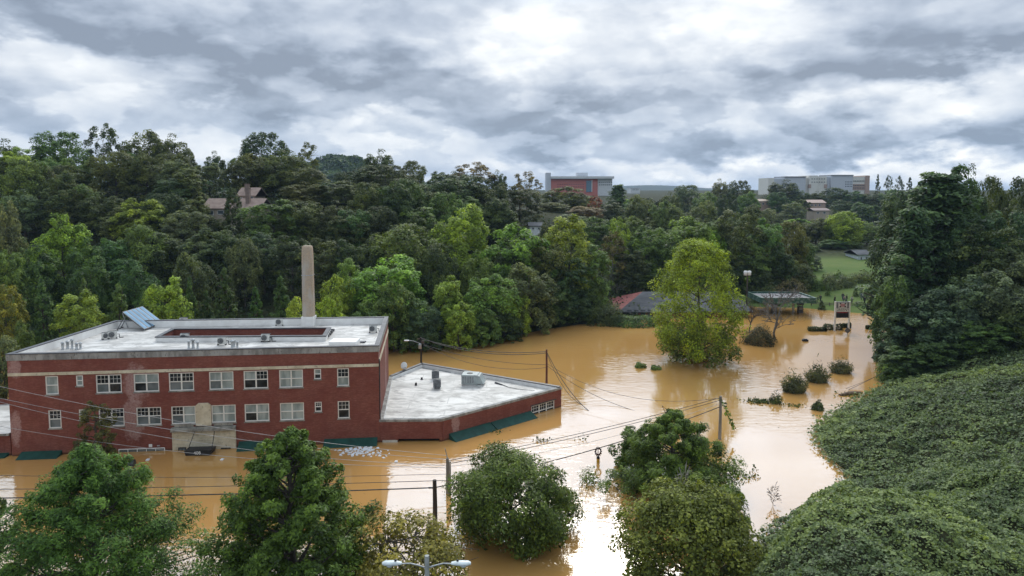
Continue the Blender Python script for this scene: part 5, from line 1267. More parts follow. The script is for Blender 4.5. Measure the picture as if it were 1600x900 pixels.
# ------------------------------------------------------------------ roof equipment
def fan_grille(mb, c, r, y, n=3):
    for k in range(n):
        q = r * (k + 1) / n
        pts = [(c[0] + q * math.cos(a), y, c[1] + q * math.sin(a)) for a in np.linspace(0, 2 * math.pi, 15)]
        mb.tube(pts, .014, 4, cap=False)
WHITEUNIT = mottled('condenser_casing', (.50, .49, .45), (.66, .65, .61), 1.5, .5)
def make_condenser():
    r = empty('air_conditioner', (0, 0, 0), None, 'air conditioner', 'roof condensers')
    m = MB(); m.bevbox(-.48, .48, -.19, .19, .12, .92, .03); m.build('casing', WHITEUNIT, r)
    m = MB(); m.tube([(-.12, -.192, .52), (-.12, -.199, .52)], .33, 16); m.build('fan_shade_disc', simple('fan_shadow', (.09, .09, .09), .7), r)  # flat dark disc, shade of the fan opening put into its colour
    m = MB(); fan_grille(m, (-.12, .52), .33, -.215); m.build('fan_grille', GALV, r)
    m = MB(); m.box(-.5, -.36, -.22, .22, 0, .118); m.box(.36, .5, -.22, .22, 0, .118); m.build('foot', BLACKMETAL, r)
    m = MB(); m.box(-.48, .62, -.12, .12, .93, .97); m.build('line_cover', BLACKMETAL, r)
    m = MB(); m.tube([(.5, 0, .5), (.72, 0, .5), (.75, 0, .05), (1.2, .1, .03)], .05, 6); m.build('pipe', BLACKMETAL, r)
    return r
cond = make_condenser()
CONDS = [(176, 529, 1.0, .5, 'pale condenser on the roof left part beside a dark companion unit'), (289, 533, 1.0, 0, 'condenser near the front of the courtyard, left one'), (347, 539, 1.0, 0, 'condenser with black pipe near the front roof edge, middle left'), (415, 534, 1.0, 0, 'condenser on the front strip of roof right of the middle'), (287, 507, 1.0, 0, 'condenser on the back strip of the roof behind the courtyard left end'),
         (437, 508.5, 1.0, 0, 'condenser on the back strip left of the chimney'), (536, 506, 1.0, 0, 'condenser near the back edge right of the chimney'), (583, 519.5, 1.0, 0, 'condenser near the right roof edge')]
for k, (u, v, sc, rz, lab) in enumerate(CONDS):
    o = cond if k == 0 else copy_tree(cond)
    p = P(u, v, DECK); o.location = p; o.scale = (sc,) * 3; o.rotation_euler.z = .1 + rz; o['label'] = lab
def vent_pipe(u, v, h, r, label, z=None, mat=None, cap=True):
    z = DECK if z is None else z; p = P(u, v, z)
    m = MB(); m.lathe(p, [(r * 1.5, -.01), (r * 1.5, .05), (r, .08), (r, h)] + ([(r * 1.6, h + .02), (r * 1.6, h + .1), (r * .6, h + .2)] if cap else []), 10)
    return mark(m.build('vent_pipe', mat or GALV, off=None), label, 'vent pipe', 'roof vents')
VP = [(98, 546, 0.68, 0.12), (106, 545, 0.75, 0.15), (113, 545.5, 0.98, 0.12), (120, 546, 0.60, 0.14), (126, 545.5, 0.60, 0.12), (295, 545, 0.75, 0.12), (302, 544, 0.90, 0.15), (309, 545, 0.68, 0.12), (366, 542, 0.68, 0.14), (363, 545, 0.83, 0.15), (371, 545, 0.71, 0.12), (297, 509, 0.60, 0.14), (303, 510, 0.52, 0.12)]
NB = ['left front corner of the roof', 'roof edge by the left courtyard condenser', 'roof edge by the piped condenser', 'back strip by the left rear condenser']
cnt = {}
for k, a in enumerate(VP):
    g = 0 if k < 5 else 1 if k < 8 else 2 if k < 11 else 3
    cnt[g] = cnt.get(g, 0) + 1
    vent_pipe(*a, f"{['first', 'second', 'third', 'fourth', 'fifth'][cnt[g] - 1]} pale vent pipe from the left at the {NB[g]}")
for k, u in enumerate((251, 316, 331, 340, 363, 387, 451, 465, 479, 502)):
    p = P(u, 530.2 - (u - 251) * .003, DECK); m = MB(); m.lathe(p, [(.2, -.01), (.2, .06), (.09, .12), (.09, .34), (.13, .36), (.10, .44)], 8)
    mark(m.build('drain_vent', COPING), f"{['first', 'second', 'third', 'fourth', 'fifth', 'sixth', 'seventh', 'eighth', 'ninth', 'tenth'][k]} small dark vent from left along the front of the courtyard", 'vent', 'small vents by the courtyard')
for k, (u, v) in enumerate(((511, 526.5), (514, 523.5), (516.5, 520.5), (519, 517.5))):
    p = P(u, v, DECK); m = MB(); m.bevbox(p[0] - .28, p[0] + .28, p[1] - .2, p[1] + .2, DECK - .01, DECK + .3, .05)
    mark(m.build('roof_block', COPING), f"{['nearest', 'second', 'third', 'farthest'][k]} of four dark blocks in a line right of the courtyard", 'roof block', 'dark blocks on the roof')
p = P(535, 541, DECK); m = MB(); m.box(P(513.5, 543, DECK)[0], P(556, 543, DECK)[0], p[1] - .6, p[1] + 1.6, DECK - .01, DECK + .62); mark(m.build('roof_hatch', UPSTAND), 'long white raised roof box near the right front corner of the long building', 'roof box')
p = P(562, 535, DECK); m = MB(); m.bevbox(p[0] - .7, p[0] + .7, p[1] - .4, p[1] + .4, DECK - .01, DECK + .14, .05); mark(m.build('roof_grate', COPING), 'dark flat grate on the roof right of the white raised box', 'grate')
# solar collector on its rack
so = empty('solar_collector', P(226, 512, DECK), 'large tilted blue solar collector at the left rear of the white roof', 'solar panel')
q0, q1 = P(225.5, 514.5, DECK + .25), P(256, 504, DECK + .25)
ex = (q1 - q0); ez = D(191, 487.5, q0[1] + 1.6) - q0
nn_ = np.cross(ex, ez); nn_ /= np.linalg.norm(nn_)
if nn_[2] < 0: nn_ = -nn_
m = MB(); a, b, c_, e_ = q0, q1, q1 + ez, q0 + ez
m.hexa([tuple(p - nn_ * .12) for p in (a, b, c_, e_)] + [tuple(p) for p in (a, b, c_, e_)]); m.build('frame', COPING, so)
SOL = material('collector_glass', lambda T: princ(T, T.mix(T.smooth(T.noise(T.n('ShaderNodeTexCoord').outputs['Object'], .6, 2), .3, .7), (.13, .25, .36), (.17, .31, .44)), .6, 0, .08))
for k in range(5):
    s0, s1 = k / 5 + .03, (k + 1) / 5 - .03
    m = MB(); g = lambda s, t: tuple(q0 + ex * s + ez * t + nn_ * .02); h_ = lambda s, t: tuple(q0 + ex * s + ez * t - nn_ * .01)
    m.hexa([h_(s0, .02), h_(s1, .02), h_(s1, .98), h_(s0, .98), g(s0, .02), g(s1, .02), g(s1, .98), g(s0, .98)]); m.build('collector_panel', SOL, so)
m = MB()
for k in range(6):
    t_ = q0 + ex * k / 5 + ez * .96 - nn_ * .15; m.tube([t_, (t_[0] + .3, t_[1] + .6, DECK)], .05, 5); m.tube([q0 + ex * k / 5 - nn_ * .1, (q0[0] + ex[0] * k / 5, q0[1] + ex[1] * k / 5, DECK)], .05, 5)
m.build('support_frame', GALV, so)
m = MB(); p0 = P(183, 515.5, DECK); p1 = P(212, 506, DECK)
for k in range(7):
    t_ = p0 + (p1 - p0) * k / 6; m.tube([t_, t_ + np.array([.35, 1.0, 1.35])], .045, 5)
m.tube([p0 + [0, 0, .1], p1 + [0, 0, .1]], .06, 5); m.tube([p0 + [.35, 1., 1.35], p1 + [.35, 1., 1.35]], .05, 5)
mark(m.build('panel_rack', COPING), 'empty dark metal rack standing left of the tilted blue solar collector', 'rack')
dk = copy_tree(cond); dk.location = P(165, 530, DECK); dk.scale = (.8, 1.1, .9); dk.rotation_euler.z = .9; dk['label'] = 'condenser at the left of the paired units on the left roof part'
# annex roof
p = P(739, 600, ADECK); sc = p[1] / FPX
hv = empty('rooftop_unit', p, 'large pale grey rooftop air handler with sloped hood on the annex roof', 'air handler', rz=-.12); LOC[hv.name] = np.zeros(3)
m = MB(); W2, Dp, Hh = 33 * sc / 2, 1.0, 1.45
m.bevbox(-W2, W2 * .55, -Dp, Dp, .15, Hh, .04); m.build('casing', mottled('pale_grey_casing', (.30, .33, .32), (.42, .46, .44), 1.2, .5), hv)
m = MB(); m.add([(W2 * .55, -Dp, .3), (W2 * 1.15, -Dp, .3), (W2 * .75, -Dp, Hh - .1), (W2 * .55, -Dp, Hh - .1), (W2 * .55, Dp, .3), (W2 * 1.15, Dp, .3), (W2 * .75, Dp, Hh - .1), (W2 * .55, Dp, Hh - .1)], [(0, 1, 2, 3), (7, 6, 5, 4), (1, 5, 6, 2), (3, 2, 6, 7), (0, 4, 5, 1)]); m.build('hood', MATS['pale_grey_casing'], hv)
m = MB(); m.box(-W2 * .9, W2 * .9, -.9, .9, -.01, .148); m.build('curb', UPSTAND, hv)
m = MB(); m.lathe((-W2 * .3, 0, Hh), [(.42, -.005), (.42, .03), (.36, .05), (.1, .04)], 14); m.build('top_fan', BLACKMETAL, hv)
m = MB()
for k in range(5): m.box(-W2 * .9 + k * .33, -W2 * .9 + k * .33 + .2, -Dp - .012, -Dp - .002, .4, Hh - .2)
m.build('louvre', GREYMETAL, hv)
m = MB(); m.tube([(W2 * .2, -Dp - .03, 1.0), (W2 * .45, -Dp - .35, .2), (W2 * .9, -Dp - .35, .2)], .06, 6); m.build('duct_pipe', MATS['pale_grey_casing'], hv)
def make_dark_condenser(u, v, label):
    p = P(u, v, ADECK); r = empty('condensing_unit', p, label, 'air conditioner', 'dark annex condensers', rz=.1); LOC[r.name] = np.zeros(3)
    m = MB(); m.bevbox(-.5, .5, -.5, .5, .18, 1.15, .05); m.build('casing', mottled('dark_unit_casing', (.06, .065, .07), (.12, .125, .13), 2, .5), r)
    m = MB()
    for k in range(8): m.box(-.47, .47, -.512, -.502, .27 + k * .1, .31 + k * .1)
    m.build('louvre', GREYMETAL, r)
    m = MB(); m.lathe((0, 0, 1.15), [(.40, -.002), (.40, .03), (.34, .05), (.08, .05)], 14); m.build('top_fan', BLACKMETAL, r)
    m = MB()
    for x in (-.42, .42): m.box(x - .06, x + .06, -.55, .55, 0, .178)
    m.build('foot', WHITEPAINT, r)
make_dark_condenser(683, 606, 'nearer of two dark condensers on the annex roof'); make_dark_condenser(680.5, 592, 'farther of two dark condensers on the annex roof')
p = P(631, 583, ADECK); sd_ = empty('satellite_dish', p, 'small white satellite dish at the left rear of the annex roof', 'satellite dish', rz=.5); LOC[sd_.name] = np.zeros(3)
m = MB(); m.tube([(0, 0, 0), (0, 0, .9)], .04, 6); m.box(-.5, .5, -.12, .12, -.01, .08); m.box(-.12, .12, -.5, -.121, -.01, .08); m.build('mast', COPING, sd_)
m = MB(); V = [(.0, -.12, 1.1)]; F = []
for r_, y_ in ((.25, -.09), (.48, .0)):
    V += [(r_ * math.cos(a), y_ - .1, 1.1 + r_ * 1.1 * math.sin(a)) for a in np.linspace(0, 2 * math.pi, 16, endpoint=False)]
F = [(0, 1 + (k + 1) % 16, 1 + k) for k in range(16)] + [(1 + k, 1 + (k + 1) % 16, 17 + (k + 1) % 16, 17 + k) for k in range(16)]
V2 = [(x, y + .04, z) for x, y, z in V]; m.add(V, F, True); m.add(V2, [f[::-1] for f in F], True); m.build('dish', WHITEPAINT, sd_)
m = MB(); m.tube([(0, -.05, .8), (0, -.62, .9)], .02, 5); m.box(-.05, .05, -.7, -.6, .86, .98); m.build('feed_arm', GREYMETAL, sd_)
for u, v, h, lab in ((650, 602, .35, 'low vent stub on the left half of the annex roof'), (659, 593, .3, 'low vent stub farther back on the annex roof'), (755, 588, .4, 'small pipe vent behind the rooftop air handler'), (763, 591, .35, 'small pipe vent right of the one behind the air handler')):
    vent_pipe(u, v, h, .13, lab, ADECK, BLACKMETAL, False)
pts = [P(u, v, ADECK + .06) for u, v in ((774, 598), (780, 600), (786, 601.5), (795, 605), (810, 608), (835, 610))]
m = MB(); m.tube(pts, [.16, .14, .05, .035, .035, .03], 6); mark(m.build('roof_cable', COPING), 'dark cable lying on the right half of the annex roof', 'cable')
pts = [P(u, v, ADECK + .05) for u, v in ((660, 575), (690, 579), (704, 582))]
m = MB(); m.tube(pts, .05, 6); mark(m.build('roof_pipe', GREYMETAL), 'thin pipe along the back corner of the annex roof', 'pipe')

# ------------------------------------------------------------------ poles, lamps, wires
POLEW = mottled('weathered_wood', (.055, .042, .034), (.12, .095, .075), 2, .9, stretch=(1, 1, .15)); REDW = mottled('reddish_wood', (.12, .045, .032), (.17, .075, .05), 2, .9, stretch=(1, 1, .15)); GREYW = mottled('grey_weathered_wood', (.17, .16, .14), (.30, .28, .25), 2, .9, stretch=(1, 1, .15))
def pole(u, vt, vb, r, mat, label, d=None, arms=True, cat='utility pole'):
    b = P(u, vb, 0); d = d or b[1]; t = D(u, vt, d)
    o = empty('utility_pole', (t[0], d, 0), label, cat, 'poles around the flood')
    m = MB(); m.tube([(t[0], d, -1), (t[0] + .02, d, t[2] * .5), (t[0], d, t[2])], [r * 1.15, r, r * .85], 9); m.build('pole', mat, o)
    return o, t
p1o, p1 = pole(679, 750, 826, .19, POLEW, 'short dark wooden pole in the water left of the round tree')
m = MB(); m.box(p1[0] - .5, p1[0] + .1, p1[1] - .04, p1[1] + .04, p1[2] - .72, p1[2] - .6); m.build('bracket', BLACKMETAL, p1o)
p2o, p2 = pole(699, 716, 800, .16, GREYW, 'slim grey pole with bent top beside the round tree in water', d=65)
m = MB(); m.tube([(p2[0], p2[1], p2[2]), (p2[0] - .05, p2[1], p2[2] + .3), (p2[0] - .22, p2[1], p2[2] + .95)], [.05, .05, .035], 6); m.build('bent_tip', GALV, p2o)
m = MB(); m.box(p2[0] + .15, p2[0] + .33, p2[1] - .05, p2[1] + .05, -.6, p2[2] - .3); m.build('conduit', GALV, p2o)
p3o, p3 = pole(1126, 619, 686, .17, GREYW, 'grey wooden pole with a hanging vine in pale water behind the pointed dark tree')
p4o, p4 = pole(854, 546, 640, .15, REDW, 'reddish wooden pole behind the right end of the annex', d=101)
p5o, p5 = pole(657.5, 527, 600, .14, BLACKMETAL, 'dark pole with street light and transformer behind the annex', d=112)
m = MB(); z = p5[2]; m.tube([(p5[0], p5[1] - .1, z - 1.0), (p5[0] - 1.2, p5[1] - .1, z - .55), (p5[0] - 1.9, p5[1] - .1, z - .5)], .04, 6); m.build('lamp_arm', GALV, p5o)
m = MB(); m.bevbox(p5[0] - 2.6, p5[0] - 1.85, p5[1] - .28, p5[1] + .08, z - .58, z - .42, .05); m.build('lamp_head', WHITEPAINT, p5o)
m = MB(); m.lathe((p5[0] - .1, p5[1] - .35, z - 1.75), [(.05, 0), (.24, .02), (.24, .75), (.2, .8), (.05, .84)], 12); m.build('transformer', GALV, p5o)
m = MB(); m.box(p5[0] + .1, p5[0] + .5, p5[1] - .2, p5[1] + .2, z - 1.0, z - .55); m.box(p5[0] - .6, p5[0] + .6, p5[1] - .05, p5[1] + .05, z - .3, z - .18); m.build('crossarm', POLEW, p5o)
p6o, p6 = pole(1168, 424, 470, .16, POLEW, 'wooden pole with white transformer behind the store right end', d=166)
m = MB(); m.lathe((p6[0] + .35, p6[1] - .3, p6[2] - .9), [(.1, 0), (.42, .03), (.42, .95), (.3, 1.05)], 12); m.build('transformer', WHITEPAINT, p6o)
m = MB(); m.lathe((p6[0] - .55, p6[1] - .3, p6[2] - .9), [(.1, 0), (.42, .03), (.42, .95), (.3, 1.05)], 12); m.build('transformer', WHITEPAINT, p6o)
p7o, p7 = pole(1376.5, 462, 526, .12, GREYW, 'slim grey pole in the water before the dark pines')
def hang_vine(o, top, base_dx, n, seed, label, H):
    rg = np.random.default_rng(seed); k = rg.uniform(0, 1, n)
    pos = np.stack([top[0] + base_dx * k ** .8 + rg.normal(size=n) * .12, np.full(n, top[1]) + rg.normal(size=n) * .15, top[2] * .92 - (top[2] * .92 + .0) * k * H], -1)
    me = quads_mesh('vine', pos - LOC[o.name], rg.normal(size=(n, 3)), .3, .7, rg, rg.uniform(0, 1, n), rg.uniform(0, 1, n), .1); x = link('vine', me, o, color=TONE['mid'])
hang_vine(p3o, p3, 1.6, 90, 5, '', .75)
def drape(a, b, sag, n=14):
    a, b = np.array(a, float), np.array(b, float)
    return [a + (b - a) * t + np.array([0, 0, -sag * 4 * t * (1 - t)]) for t in np.linspace(0, 1, n)]
WIREM = mottled('wire_insulation', (.02, .02, .02), (.045, .043, .04), 1, .6); WIREG = mottled('bare_wire', (.30, .29, .28), (.42, .41, .40), 1, .5, .4)
def wire(pts, r, mat, label): m = MB(); m.tube(pts, r, 4, cap=False); return mark(m.build('power_line', mat), label, 'wire', 'wires over the flood')
for k, (u, v, dz, lab) in enumerate(((-60, 590, .25, 'top pale wire crossing the brick facade from upper left to the slim pole'), (-60, 609, -.1, 'second pale wire from the top crossing the left brick facade'), (-60, 612, -.7, 'steepest pale wire crossing the left part of the brick facade'), (-60, 655, -.9, 'lowest pale wire crossing the brick facade just above the water'))):
    wire(drape(D(u, v, 72), (p2[0], p2[1], p2[2] + dz), (.9, 1.0, 1.5, 1.1)[k]), .020, WIREG, lab)
wire(drape(D(-80, 765, 58), (p2[0], p2[1], p2[2] - 2.1), .15), .028, WIREM, 'upper dark cable crossing brown water toward the slim grey pole')
cb = drape(D(-80, 779, 57), (p1[0], p1[1], p1[2] - .65), .15); wire(cb, .05, WIREM, 'thick dark cable crossing brown water to the short dark pole')
wire(drape(D(-80, 741, 62), (p2[0], p2[1], p2[2] - 1.5), .3), .02, WIREM, 'faint dark cable higher across the brown water to the slim grey pole')
wire(drape((p1[0], p1[1], p1[2] - .65), (p3[0], p3[1], p3[2] - 1.2), .7), .05, WIREM, 'thick dark cable from the short dark pole right past the gear sign')
for k, dz in enumerate((-.15, -.45)): wire(drape((p2[0], p2[1], p2[2] - .1 + dz), (p3[0], p3[1], p3[2] + dz), .35), .03, WIREM, ('upper' if k == 0 else 'lower') + ' of twin cables running from slim grey pole to the vine-hung pole')
wire(drape((p2[0], p2[1], p2[2] - .8), (p3[0], p3[1], p3[2] - .8), .9), .02, WIREG, 'pale sagging wire beneath the twin cables to the vine-hung pole')
for k, (dz, sg_) in enumerate(((-.3, .9), (-.5, 1.1), (-2.2, .8), (-2.6, 1.6))): wire(drape((p5[0], p5[1], p5[2] + (-.2 if k < 2 else -1.0)), (p4[0], p4[1], p4[2] + dz), sg_), .045 if k < 2 else .03, WIREM, ['highest', 'second highest', 'third', 'lowest'][k] + ' cable between street light pole and reddish pole behind annex')
wire(drape((p4[0], p4[1], p4[2] - .3), P(920, 642, 0), .9), .05, WIREM, 'slack thick cable falling from the reddish pole into the water')
wire(drape((p4[0], p4[1], p4[2] - .5), P(908, 632, 0), 1.2), .035, WIREM, 'second slack cable falling from the reddish pole into the water')
wire(drape((p4[0], p4[1], p4[2] - 2.3), P(1024, 650, .0), 1.0), .03, WIREM, 'long low cable from the reddish pole down right into the water')
wire(drape((p4[0], p4[1], p4[2] - 2.0), (p3[0], p3[1], p3[2] - .2), 2.2), .022, WIREM, 'thin cable from the reddish pole to the vine-hung pole')
wire(drape((p5[0], p5[1], p5[2] - .25), D(560, 560, 125), .8), .03, WIREM, 'cable from street light pole running left behind the long building')
wire(drape(D(1394, 574, 104), P(1326, 609, .03), .1), .035, WIREM, 'dark fallen cable slanting into the water beside the kudzu bank'); wire(drape(D(1386, 580, 103), P(1322, 607, .03), .1), .025, WIREM, 'thinner fallen cable left of the dark slanting one')
wire(drape(P(1353, 525, 0), D(1366, 502, 152), .0), .03, WIREG, 'thin stick-like wire rising from water left of slim grey pole')

dl = 30.; L0 = D(667, 870, dl)
sl = empty('street_lamp', (L0[0], dl, float(ground_z(L0[0], dl))), 'twin-headed street lamp at the bottom edge before the sparse yellow tree', 'street lamp')
m = MB(); zt2 = D(667, 868, dl)[2]; m.tube([(L0[0], dl, float(ground_z(L0[0], dl)) - .2), (L0[0], dl, zt2)], [.13, .10], 12); m.build('post', mottled('lamp_post_concrete', (.26, .27, .25), (.38, .39, .36), 3, .8), sl)
for s, ue, vt in ((-1, 627, 873), (1, 706, 874)):
    e = D(ue, 881, dl); zr0 = D(667, 887, dl)[2]
    m = MB(); m.tube([(L0[0] + s * .05, dl, zr0), (L0[0] + s * .35, dl, zr0 + .1), (L0[0] + s * .7, dl, e[2] + .02), (e[0] + s * .05, dl, e[2])], [.035, .033, .03, .03], 8); m.build('lamp_arm', GALV, sl)
    hd = MB(); n_ = 7; V, F = [], []
    for i in range(n_ + 1):
        t = i / n_; x = e[0] - s * .02 + s * .84 * t; w_ = .02 + .165 * math.sin(min(1, .25 + t * 1.1) * math.pi * .62) * (1 - max(0, t - .86) * 4.2); h_ = w_ * .62
        for j in range(10):
            a = 2 * math.pi * j / 10; V.append((x, dl + w_ * math.cos(a), e[2] + .02 + h_ * math.sin(a) * (1 if math.sin(a) > 0 else .6)))
    F = [(i * 10 + j, i * 10 + (j + 1) % 10, (i + 1) * 10 + (j + 1) % 10, (i + 1) * 10 + j) for i in range(n_) for j in range(10)]
    hd.add(V, F, True); hd.add(V[-10:], [tuple(range(10))]); hd.add(V[:10], [tuple(range(10))[::-1]])
    h = hd.build('lamp_head', simple('lamp_housing', (.58, .63, .62), .4), sl)
    q = MB(); q.lathe((e[0] + s * .5, dl, e[2] - .10), [(.02, -.03), (.12, -.01), (.15, .03), (.12, .05)], 12); q.build('lens', simple('lamp_lens', (.55, .58, .58), .15), h)
    q = MB(); q.lathe((e[0] + s * .25, dl, e[2] + .11), [(.05, -.02), (.05, .07), (.03, .09)], 8); q.build('photocell', BLACKMETAL, h)

# gear emblem on a yellow post
gp = P(934.5, 722); gy_ = gp[1]; gs = empty('gear_sign', (gp[0], gy_, 0), 'small black gear emblem on a yellow post standing in the water', 'sign')
zg = zat(705.5, gy_)
m = MB(); m.tube([(gp[0], gy_, -1), (gp[0], gy_, zg - .72)], .17, 10); m.build('post', simple('yellow_post_paint', (.55, .33, .03), .6), gs)
m = MB(); m.tube([(gp[0], gy_, zg - .72), (gp[0], gy_, zg - .5)], [.19, .14], 10); m.build('collar', BLACKMETAL, gs)
m = MB(); n_ = 12; V, F = [], []
for k in range(n_ * 4):
    a = 2 * math.pi * k / (n_ * 4); ro = .46 if k % 4 in (0, 1) else .36
    for rr, yy in ((ro, -.06), (.24, -.06), (ro, .06), (.24, .06)): V.append((gp[0] + rr * .85 * math.cos(a), gy_ + yy, zg + rr * 1.15 * math.sin(a)))
N4 = n_ * 4
for k in range(N4):
    a, b = 4 * k, 4 * ((k + 1) % N4); F += [(a, b, b + 1, a + 1), (a + 2, a + 3, b + 3, b + 2), (a, a + 2, b + 2, b), (a + 1, b + 1, b + 3, a + 3)]
m.add(V, F); m.build('gear', simple('dark_maroon_metal', (.05, .02, .02), .5), gs)
m = MB(); m.tube([(gp[0] - .02, gy_, zg - .3), (gp[0], gy_, zg + .3)], .04, 6); m.build('spoke', MATS['dark_maroon_metal'], gs)

# ------------------------------------------------------------------ flotsam
FOAM = simple('white_foam', (.74, .75, .77), .6)
rg = np.random.default_rng(9); k = 0
foam_me = []
for q in range(5):
    m = MB(); c = rg.uniform(-1, 1, (8, 3)); a, b, h_ = rg.uniform(.14, .24), rg.uniform(.10, .2), rg.uniform(.05, .12)
    m.bevbox(-a, a, -b, b, -.03, h_, .03); m.box(-a * .6, a * .5, -b * .7, b * .6, h_ - .002, h_ + .03); o = m.build('foam_piece', FOAM); foam_me.append(o.data); bpy.data.objects.remove(o)
while k < 95:
    u = rg.normal(562, 17); v = rg.normal(705, 4.2)
    if k > 84: u = rg.uniform(540, 612); v = rg.uniform(700, 722)
    p = P(u, v)
    if not (515 < u < 640) or front.n @ (p[:2] - front.A) < 1.15: continue
    o = link('foam_piece', foam_me[k % 5]); o.location = (p[0], p[1], .01); o.rotation_euler = (rg.normal() * .25, rg.normal() * .25, rg.uniform(0, 6.28)); s = rg.uniform(.4, .95); o.scale = (s, s, s)
    mark(o, 'white foam scrap in or beside the floating cluster below the right green awning', 'foam scrap', 'floating white foam scraps'); k += 1
for u, v, lab in ((231, 719, 'lone white scrap floating left of the black marquee'), (347, 718.5, 'lone white scrap floating right below the black marquee'), (619, 722, 'lone white scrap floating before the annex corner')):
    o = link('foam_piece', foam_me[1]); p = P(u, v); o.location = (p[0], p[1], .01); mark(o, lab, 'foam scrap', 'floating white foam scraps')
def branches(u, v, wpx, seed, label, n=16, leaves=0, h=.35, mat=None):
    c = P(u, v); W = wpx * c[1] / FPX; rg = np.random.default_rng(seed); o = empty('drift_branch', (c[0], c[1], 0), label, 'driftwood', 'floating branches'); m = MB()
    for k in range(n):
        a = rg.normal() * .45 + (math.pi if rg.uniform() < .5 else 0); L = W * .5 * rg.uniform(.3, 1); s = rg.normal(size=2) * W * .12
        e = np.array([s[0] + L * math.cos(a), s[1] + L * math.sin(a) * .8, rg.uniform(-.1, h)])
        m.tube([(s[0], s[1], rg.uniform(-.05, .1)), ((s[0] + e[0]) / 2 + rg.normal() * .1, (s[1] + e[1]) / 2, h * rg.uniform(0, .8)), e], [.05, .04, .012], 5, cap=False)
    m.build('branch', mat or BARK, o)
    if leaves:
        pos = np.stack([rg.normal(size=leaves) * W * .25, rg.normal(size=leaves) * W * .16, np.abs(rg.normal(size=leaves)) * h * .5], -1)
        me = quads_mesh('foliage', pos, rg.normal(size=(leaves, 3)) + [0, 0, .6], .26, .6, rg, rg.uniform(0, 1, leaves), rg.uniform(0, 1, leaves), .1); link('foliage', me, o, color=TONE['dark'])
branches(776, 675, 30, 1, 'tangled dark branches floating below the green annex awnings', 18, 30)
branches(622, 728, 26, 2, 'grey driftwood tangle floating below the annex corner', 20, 0, .5, GREYW)
branches(846, 689, 26, 3, 'flat dark drift beside the reflection of the annex pole', 12, 40)
branches(906, 687, 30, 4, 'grey drift snag between the annex and the gear sign', 14, 20, .5, GREYW)
branches(1188, 628, 44, 5, 'dark line of weed and twigs floating before the spiky bushes', 14, 420, .3)
branches(1240, 634, 34, 6, 'scattered dark weed floating left of the small dark clump', 8, 90, .15)
branches(1168, 745, 44, 7, 'dark twig snag floating right of the pointed dark tree', 16, 60, .4)
branches(1178, 736, 10, 8, 'tiny upright twig standing above the dark twig snag', 6, 10, .5)
branches(800, 672, 16, 9, 'thin twig trailing right of the tangled dark branches', 5, 0, .1)
branches(748, 705, 34, 10, 'thin pale stick floating left above the round tree', 3, 0, .12, GREYW)
branches(1335, 618, 60, 11, 'dark drift line along the kudzu bank edge', 14, 160, .25)
m = MB(); a, b = P(1312, 618), P(1345, 614); m.tube([a, a * .5 + b * .5 + [0, 0, .12], b], [.25, .34, .22], 8); mark(m.build('drift_log', mottled('wet_wood', (.10, .06, .035), (.2, .13, .08), 1.5, .8)), 'thick brown log floating at the kudzu bank edge', 'log')
c = P(198, 729); tb = empty('rubbish_bin', (c[0], c[1], 0), 'dark overturned rubbish bin floating before the left brick wall', 'bin')
m = MB(); m.tube([(c[0] - .75, c[1], .12), (c[0] + .6, c[1] + .25, .2)], [.30, .40], 10); m.build('body', simple('dark_bin_plastic', (.03, .035, .04), .5), tb)
m = MB(); m.tube([(c[0] + .60, c[1] + .25, .2), (c[0] + .68, c[1] + .265, .2)], [.44, .44], 10); m.build('lid', MATS['dark_bin_plastic'], tb)
c = P(1258, 533); m = MB(); m.bevbox(c[0] - .5, c[0] + .5, c[1] - .3, c[1] + .3, -.2, .35, .06); m.box(c[0] - .3, c[0] + .3, c[1] - .2, c[1] + .2, .348, .45); mark(m.build('floating_crate', BLACKMETAL), 'dark crate floating right of the leafless grey tree', 'crate')
# bits of leaf and twig adrift on the water
rg = np.random.default_rng(77); uu = rg.uniform(560, 1380, 420); vv = 500 + 400 * rg.uniform(0, 1, 420) ** 1.1
pp = np.array([P(a, b, .012) for a, b in zip(uu, vv)]); clus = wav(pp[:, 0], pp[:, 1], .25, 4) > .25; okk = (shore_dist(pp[:, 0], pp[:, 1]) < -1) & clus; pp = pp[okk]
me = quads_mesh('floating_debris', pp, rg.normal(size=(len(pp), 3)) * .08 + [0, 0, 1], .20, .5, rg, rg.uniform(0, 1, len(pp)), rg.uniform(0, 1, len(pp)), 0)
mark(link('floating_debris', me, color=(.06, .05, .03)), kind='stuff', label='scattered leaves and twigs adrift on the flood')
# fence rail along the far lawn
A_, B_ = D(1268, 468, 172), D(1385, 474, 166)
fn = empty('rail_fence', (A_[0], A_[1], 0), 'low dark rail along the lawn behind the pylon sign', 'fence'); m = MB(); pm = []
for t in np.linspace(0, 1, 9):
    q = A_ + (B_ - A_) * t; z = float(ground_z(q[0], q[1])); s = MB(); s.box(q[0] - .08, q[0] + .08, q[1] - .08, q[1] + .08, z - .3, z + .75); s.build('post', POLEW, fn); pm.append((q[0], q[1] - .1, z + .6))
m.tube(pm, .08, 5); m.tube([(x, y, z - .3) for x, y, z in pm], .08, 5); m.build('rail', POLEW, fn)
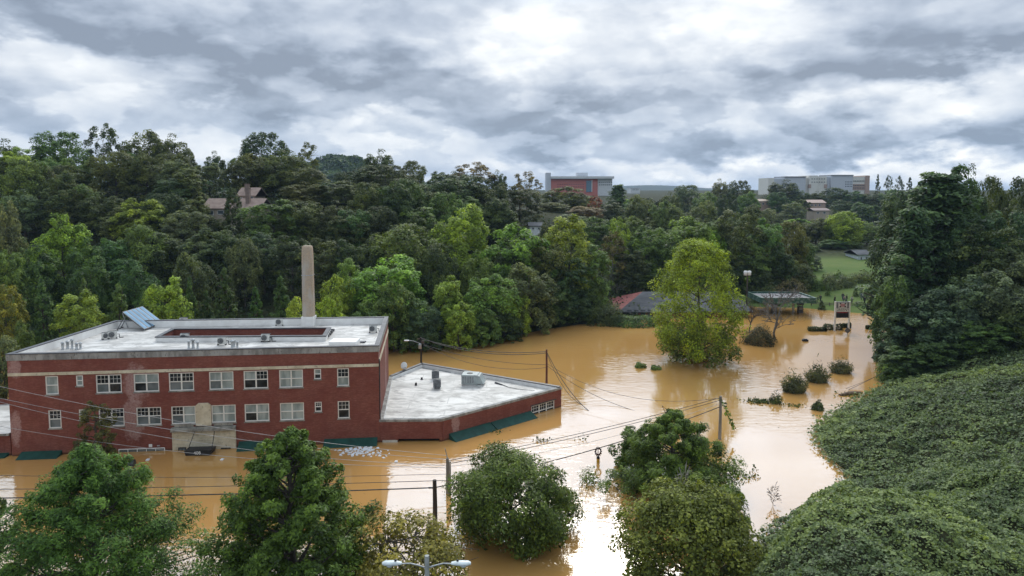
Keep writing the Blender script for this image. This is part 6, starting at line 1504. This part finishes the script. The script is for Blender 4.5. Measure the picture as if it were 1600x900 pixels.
# small cars far up the slope
CARP = [simple('car_white', (.6, .6, .6), .3), simple('car_silver', (.35, .36, .38), .3), simple('car_dark', (.05, .05, .06), .3)]
def car(u, v, d, mat, label, rz):
    p = D(u, v, d); o = empty('parked_car', (p[0], d, float(ground_z(p[0], d))), label, 'car', 'cars on the far slope', rz=rz); z = 0
    m = MB(); sec = [(-2.2, .45, .75), (-1.9, .4, .95), (-.9, .38, 1.0), (-.5, .38, 1.45), (.9, .38, 1.48), (1.5, .38, 1.0), (2.1, .42, .92), (2.25, .5, .8)]
    V = []; F = []
    for (x, z0, z1) in sec: w_ = .85 if z1 < 1.2 else .7; V += [(x, -.85, z0), (x, .85, z0), (x, .85, min(z1, .9)), (x, w_, z1), (x, -w_, z1), (x, -.85, min(z1, .9))]
    for i in range(len(sec) - 1): F += [(i * 6 + j, i * 6 + (j + 1) % 6, i * 6 + 6 + (j + 1) % 6, i * 6 + 6 + j) for j in range(6)]
    F += [tuple(range(6))[::-1], tuple(range(len(V) - 6, len(V)))]
    m.add(V, F); m.build('body', mat, o, off=(0, 0, 0))
    for x in (-1.4, 1.4):
        for y in (-.82, .82): w_ = MB(); w_.tube([(x, y - .1, .34), (x, y + .1, .34)], .34, 12); w_.build('wheel', BLACKMETAL, o, off=(0, 0, 0))
    w_ = MB(); w_.box(-.45, .9, -.74, .74, 1.02, 1.4); w_.build('window', FARGLASS, o, off=(0, 0, 0))
car(1243, 333, 335, CARP[0], 'white car parked far up the slope, left of three', .2); car(1254, 334, 335, CARP[1], 'silver car parked far up the slope, middle of three', .1); car(1284, 343, 320, CARP[0], 'white car parked far up the slope, lowest of three', .3)
# far white shed by the blue mountain
d = 900.; m = empty('warehouse', (*D(996, 297, d)[:2], 20), 'tiny low white warehouse on the horizon right of the red hospital block', 'warehouse')
block(m, 'wall', 986, 1000, 294.5, 300, d, 30, FARWHITE, zb=12); block(m, 'roof', 985.5, 1000.5, 293.4, 294.3, d, 31, FARGREY, -.5); win_rows(m, 988, 998, 4, ((296, 297.2),), d, FARGLASS)

# ------------------------------------------------------------------ damp air between here and the far hills
hz = MB(); hz.box(-4000, 4000, -30, 4900, -2.2, 74)
hm = bpy.data.materials.new('haze'); hm.use_nodes = True; T = NT(hm.node_tree); out = T.n('ShaderNodeOutputMaterial')
pv = T.n('ShaderNodeVolumePrincipled'); pv.inputs['Density'].default_value = HAZE; pv.inputs['Color'].default_value = (.55, .76, 1, 1); pv.inputs['Anisotropy'].default_value = .2
T.t.links.new(pv.outputs[0], out.inputs['Volume'])
if HAZE > 0: mark(hz.build('haze', hm), 'thin damp air over the flooded valley', kind='stuff')
